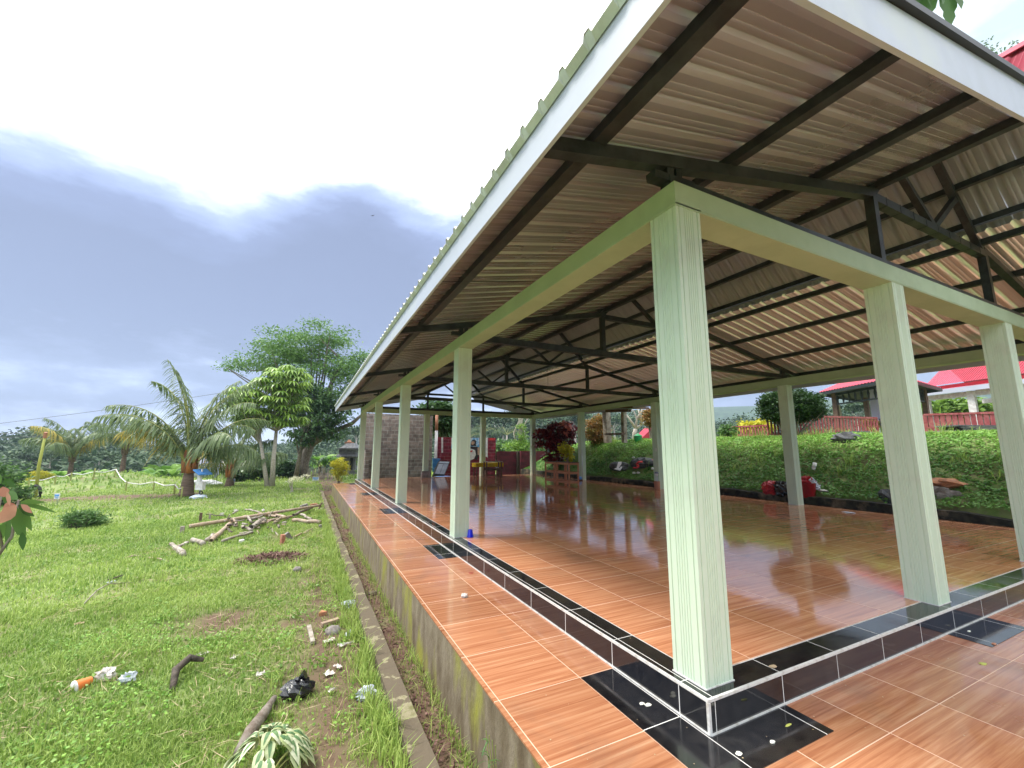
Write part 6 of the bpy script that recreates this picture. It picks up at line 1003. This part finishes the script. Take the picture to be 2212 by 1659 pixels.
gc_ = np.random.default_rng(801); n = 420; x = gc_.uniform(-.95, 6, n); y = gc_.uniform(-1.6, 7, n); inn = (x > .03) & (y > .03); onw = ~inn & ((x < -.02) | (y < -.02)); z = np.where(inn, .0025, -HS+.006); k = inn | onw; k &= (gc_.random(n) < np.where(inn, .4, 1)); x, y, z = x[k], y[k], z[k]; P = np.stack([x, y, z], -1); a_ = gc_.uniform(0, 6.28, len(x)); D = np.stack([np.cos(a_), np.sin(a_), 0*a_], -1); L_ = gc_.uniform(.004, .013, len(x))[:, None]; S_ = np.stack([-D[:, 1], D[:, 0], 0*a_], -1); V = np.stack([P, P+D*L_*.5+S_*L_*.4, P+D*L_, P+D*L_*.5-S_*L_*.4], 1)
tag(npmesh('floor_crumbs', V, None, M['straw'], rn=gc_.random(len(V))), 'tiny bits of dirt and dry crumbs scattered over the tiles', 'crumbs', kind='stuff')
def weedwall():
    p = at(1070, 1590, X=-1.0); g = np.random.default_rng(3); r = empty('wall_weed', (p[0], p[1], -.72), 'green arching weed growing against the mossy floor wall near the bottom edge', 'weed'); n = 26; P = np.array([p[0], p[1], -.70])+np.stack([g.uniform(-.03, .0, n), g.uniform(-.12, .12, n), g.uniform(0, .32, n)], -1); D = np.stack([g.uniform(-.9, -.1, n), g.normal(0, .8, n), g.uniform(.1, .8, n)], -1)
    q, rr3 = leaf_quads(P, D, .010, g.uniform(.07, .15, n), .7, g=g, tw=.2); npmesh('leaves', q, None, M['mid'], r, rr3); b = MB()
    for k in range(4): b.tube([(p[0], p[1]+.03*k-.05, -.74), (p[0]-.02, p[1]+.04*k-.06, -.5), (p[0]-.03, p[1]+.05*k-.07, -.35)], .003, 5)
    b.build('stems', M['petiole'], r)
weedwall()
# birds
for i, (px, py, lb) in enumerate(((805, 466, 'larger dark bird flying under the bright cloud'), (548, 414, 'tiny dark bird flying left of the larger bird'))):
    p = posD(px, py, 30 if i == 0 else 60); r = empty('bird', p, lb, 'bird'); b = MB(); b.tube([p-RT*.09, p, p+RT*.08+np.array([0, 0, .03])], [.012, .03, .015], 7); b.build('body', M['bird'], r, smooth=True); b = MB(); f2 = AX[1]
    b.add([p+f2*.02, p-f2*.05+RT*.02, p+RT*.10+np.array([0, 0, .13])+f2*.1, p+RT*-.02+f2*.03, p-RT*.12-np.array([0, 0, .05])-f2*.1, p-f2*.04], [(0, 1, 2), (3, 4, 5)]); o = b.build('wings', M['bird'], r); sm = o.modifiers.new('t', 'SOLIDIFY'); sm.thickness = .008
# ================================================================== FAR FOREST
def crown_pts(c, r, n, g): 
    d = rdir(n, g); d[:, 2] = np.abs(d[:, 2])*1.0-.15; return c+d*(.72+.28*g.random(n))[:, None]*np.array([r, r, r*.75])
def forest():
    g = np.random.default_rng(900); V = []; R = []; T = MB()
    for i in range(900):
        a_ = g.uniform(az(-260), az(2360)); d = 72+120*g.random()**.9; x, y = C[0]+d*math.sin(a_), C[1]+d*math.cos(a_); z = float(G(x, y)); r = g.uniform(2.4, 4.6)*(1.25 if d > 130 else 1); hh = g.uniform(1.5, 4.5)
        P = crown_pts(np.array([x, y, z+hh]), r, 280, g); P = P+np.repeat(g.normal(0, .16*r, (28, 3)), 10, 0); D = rdir(280, g); D[:, 2] *= .4; q, rr4 = rhomb(P, D, .42*r/3.4, .6*r/3.4, g); V.append(q); R.append(np.clip(.45*rr4+.5*g.random()+.15*vn(x, y, 30, 2), 0, 1))
        if i % 3 == 0: T.tube([(x, y, z-1), (x, y, z+hh)], .22, 5, False)
    o = npmesh('forest_crowns', np.concatenate(V), None, M['farleaf'], rn=np.concatenate(R)); tag(o, 'mass of dark green forest trees covering the hillside beyond the valley', 'forest', kind='stuff'); tag(T.build('forest_trunks', M['palebark']), 'pale trunks inside the forest mass', 'tree trunks', kind='stuff')
forest()
def bigflat(px, py, D, w, label, lm='farleaf', base=None, seed=1, h=None):
    g = np.random.default_rng(seed); c = posD(px, py, D); p = onG(c); root = empty('albizia_tree', p, label, 'tree', 'tall forest trees with pale trunks'); b = MB(); b.tube([p-np.array([0, 0, 1]), p*.5+c*.5+np.array([w*.05, 0, 0]), c-np.array([0, 0, w*.12])], [.35*w/8, .25*w/8, .12*w/8], 7)
    E_ = [(c+np.array([g.normal(0, w*.25), g.normal(0, w*.25), g.normal(0, w*.08)]), (w*.28, w*.28, w*.09)) for _ in range(6)]; V, R, CC = clumps(E_, 60, 16, w*.05, w*.07, w*.05, g, .3, 0)
    limbs(b, c-np.array([0, 0, w*.5]), c-np.array([0, 0, w*.12]), CC, .12*w/8, g, 12, 5); b.build('trunk', M['palebark'], root, smooth=True); npmesh('crown', V, None, M[lm], root, R)
for i, (px, py, D, w, lb) in enumerate(((1085, 912, 95, 11, 'flat-topped forest tree left of the far right corner column'), (1010, 905, 105, 12, 'flat-topped forest tree above the mural wall'), (965, 910, 90, 8, 'flat-topped forest tree above the low maroon wall'), (1170, 915, 110, 10, 'flat-topped forest tree above the wine-red shrub, left'), (1240, 905, 100, 9, 'flat-topped forest tree right of the wine-red shrub'), (770, 930, 85, 7, 'flat-topped tree standing above the stone shrine'), (1325, 908, 100, 9, 'flat-topped forest tree behind the wooden shelter'), (1600, 935, 70, 6, 'small flat-topped tree left of the ball-shaped tree'), (1850, 884, 60, 6, 'flat-topped tree seen between the gazebo posts'), (1790, 905, 80, 7, 'flat-topped tree left of the gazebo'), (40, 955, 120, 9, 'flat-topped tree on the skyline at the far left'), (165, 985, 60, 5, 'small dark tree behind the leftmost palm'), (215, 985, 62, 5, 'small dark tree between the two left palms'), (110, 990, 58, 5, 'small dark tree left of the leftmost palm crown'))): bigflat(px, py, D, w, lb, seed=910+i)
for i, (px, py, D, h, lb) in enumerate(((1045, 935, 80, 5, 'palm standing out in the forest right of the mural'), (1015, 945, 85, 5, 'palm in the forest above the mural wall edge'), (1095, 940, 78, 6, 'slim palm in the forest above the dirty maroon wall'))):
    c = posD(px, py, D); p = onG(c); g_ = np.random.default_rng(940+i); r = empty('forest_palm', p, lb, 'palm', 'palms in the forest'); b = MB(); b.tube([p, c], [.25, .16], 7); b.build('trunk', M['palebark'], r, smooth=True)
    for k in range(11): frond(r, c, k*.6, .5+.12*(k % 5), 3.4, .5, g_, M['farleaf'], 16, .9)
# tree behind the mural wall and dark leaves above it
shrubD('leafy_tree', 'dark leafy tree rising behind the pole and mural wall', 955, 872, 945, 44, 27, 'darkleaf', 120, 28, .3, .35, .16, 951, True, 8, cat='tree', sub=[(948, 885, 60, 34), (958, 915, 44, 50)])
for i, (px, py, w, D, m_) in enumerate(((1100, 968, 60, 45, 'mid'), (1060, 975, 60, 48, 'bluegreen'), (1010, 970, 60, 50, 'bluegreen'), (1140, 975, 60, 40, 'mid'), (1180, 960, 60, 44, 'bluegreen'))): shrubD('valley_bush', ['light green bush above the dirty maroon wall', 'bluish bush behind the right end of the mural wall', 'bluish bush behind the middle of the mural wall', 'light green bush behind the far right corner column', 'bluish bush left of the wine-red shrub'][i], px, py-14, py+16, w, D, m_, 60, 26, .4, .5, .2, 960+i, group='bushes in the valley')
# ================================================================== AIR
b = MB(); b.box((-1150, -700, -16), (1150, 1250, 155)); hz = b.build('haze', M['dark']); hz.data.materials.clear(); hm = bpy.data.materials.new('haze_air'); hm.use_nodes = True; t = hm.node_tree; t.nodes.clear(); o_ = t.nodes.new('ShaderNodeOutputMaterial'); v = t.nodes.new('ShaderNodeVolumePrincipled'); v.inputs['Color'].default_value = (.62, .76, 1.0, 1); v.inputs['Density'].default_value = .0005; v.inputs['Anisotropy'].default_value = .2; t.links.new(v.outputs[0], o_.inputs['Volume']); hz.data.materials.append(hm); hz['kind'] = 'stuff'; hz['label'] = 'thin pale blue humid air over the valley and hills'; hz['category'] = 'haze'
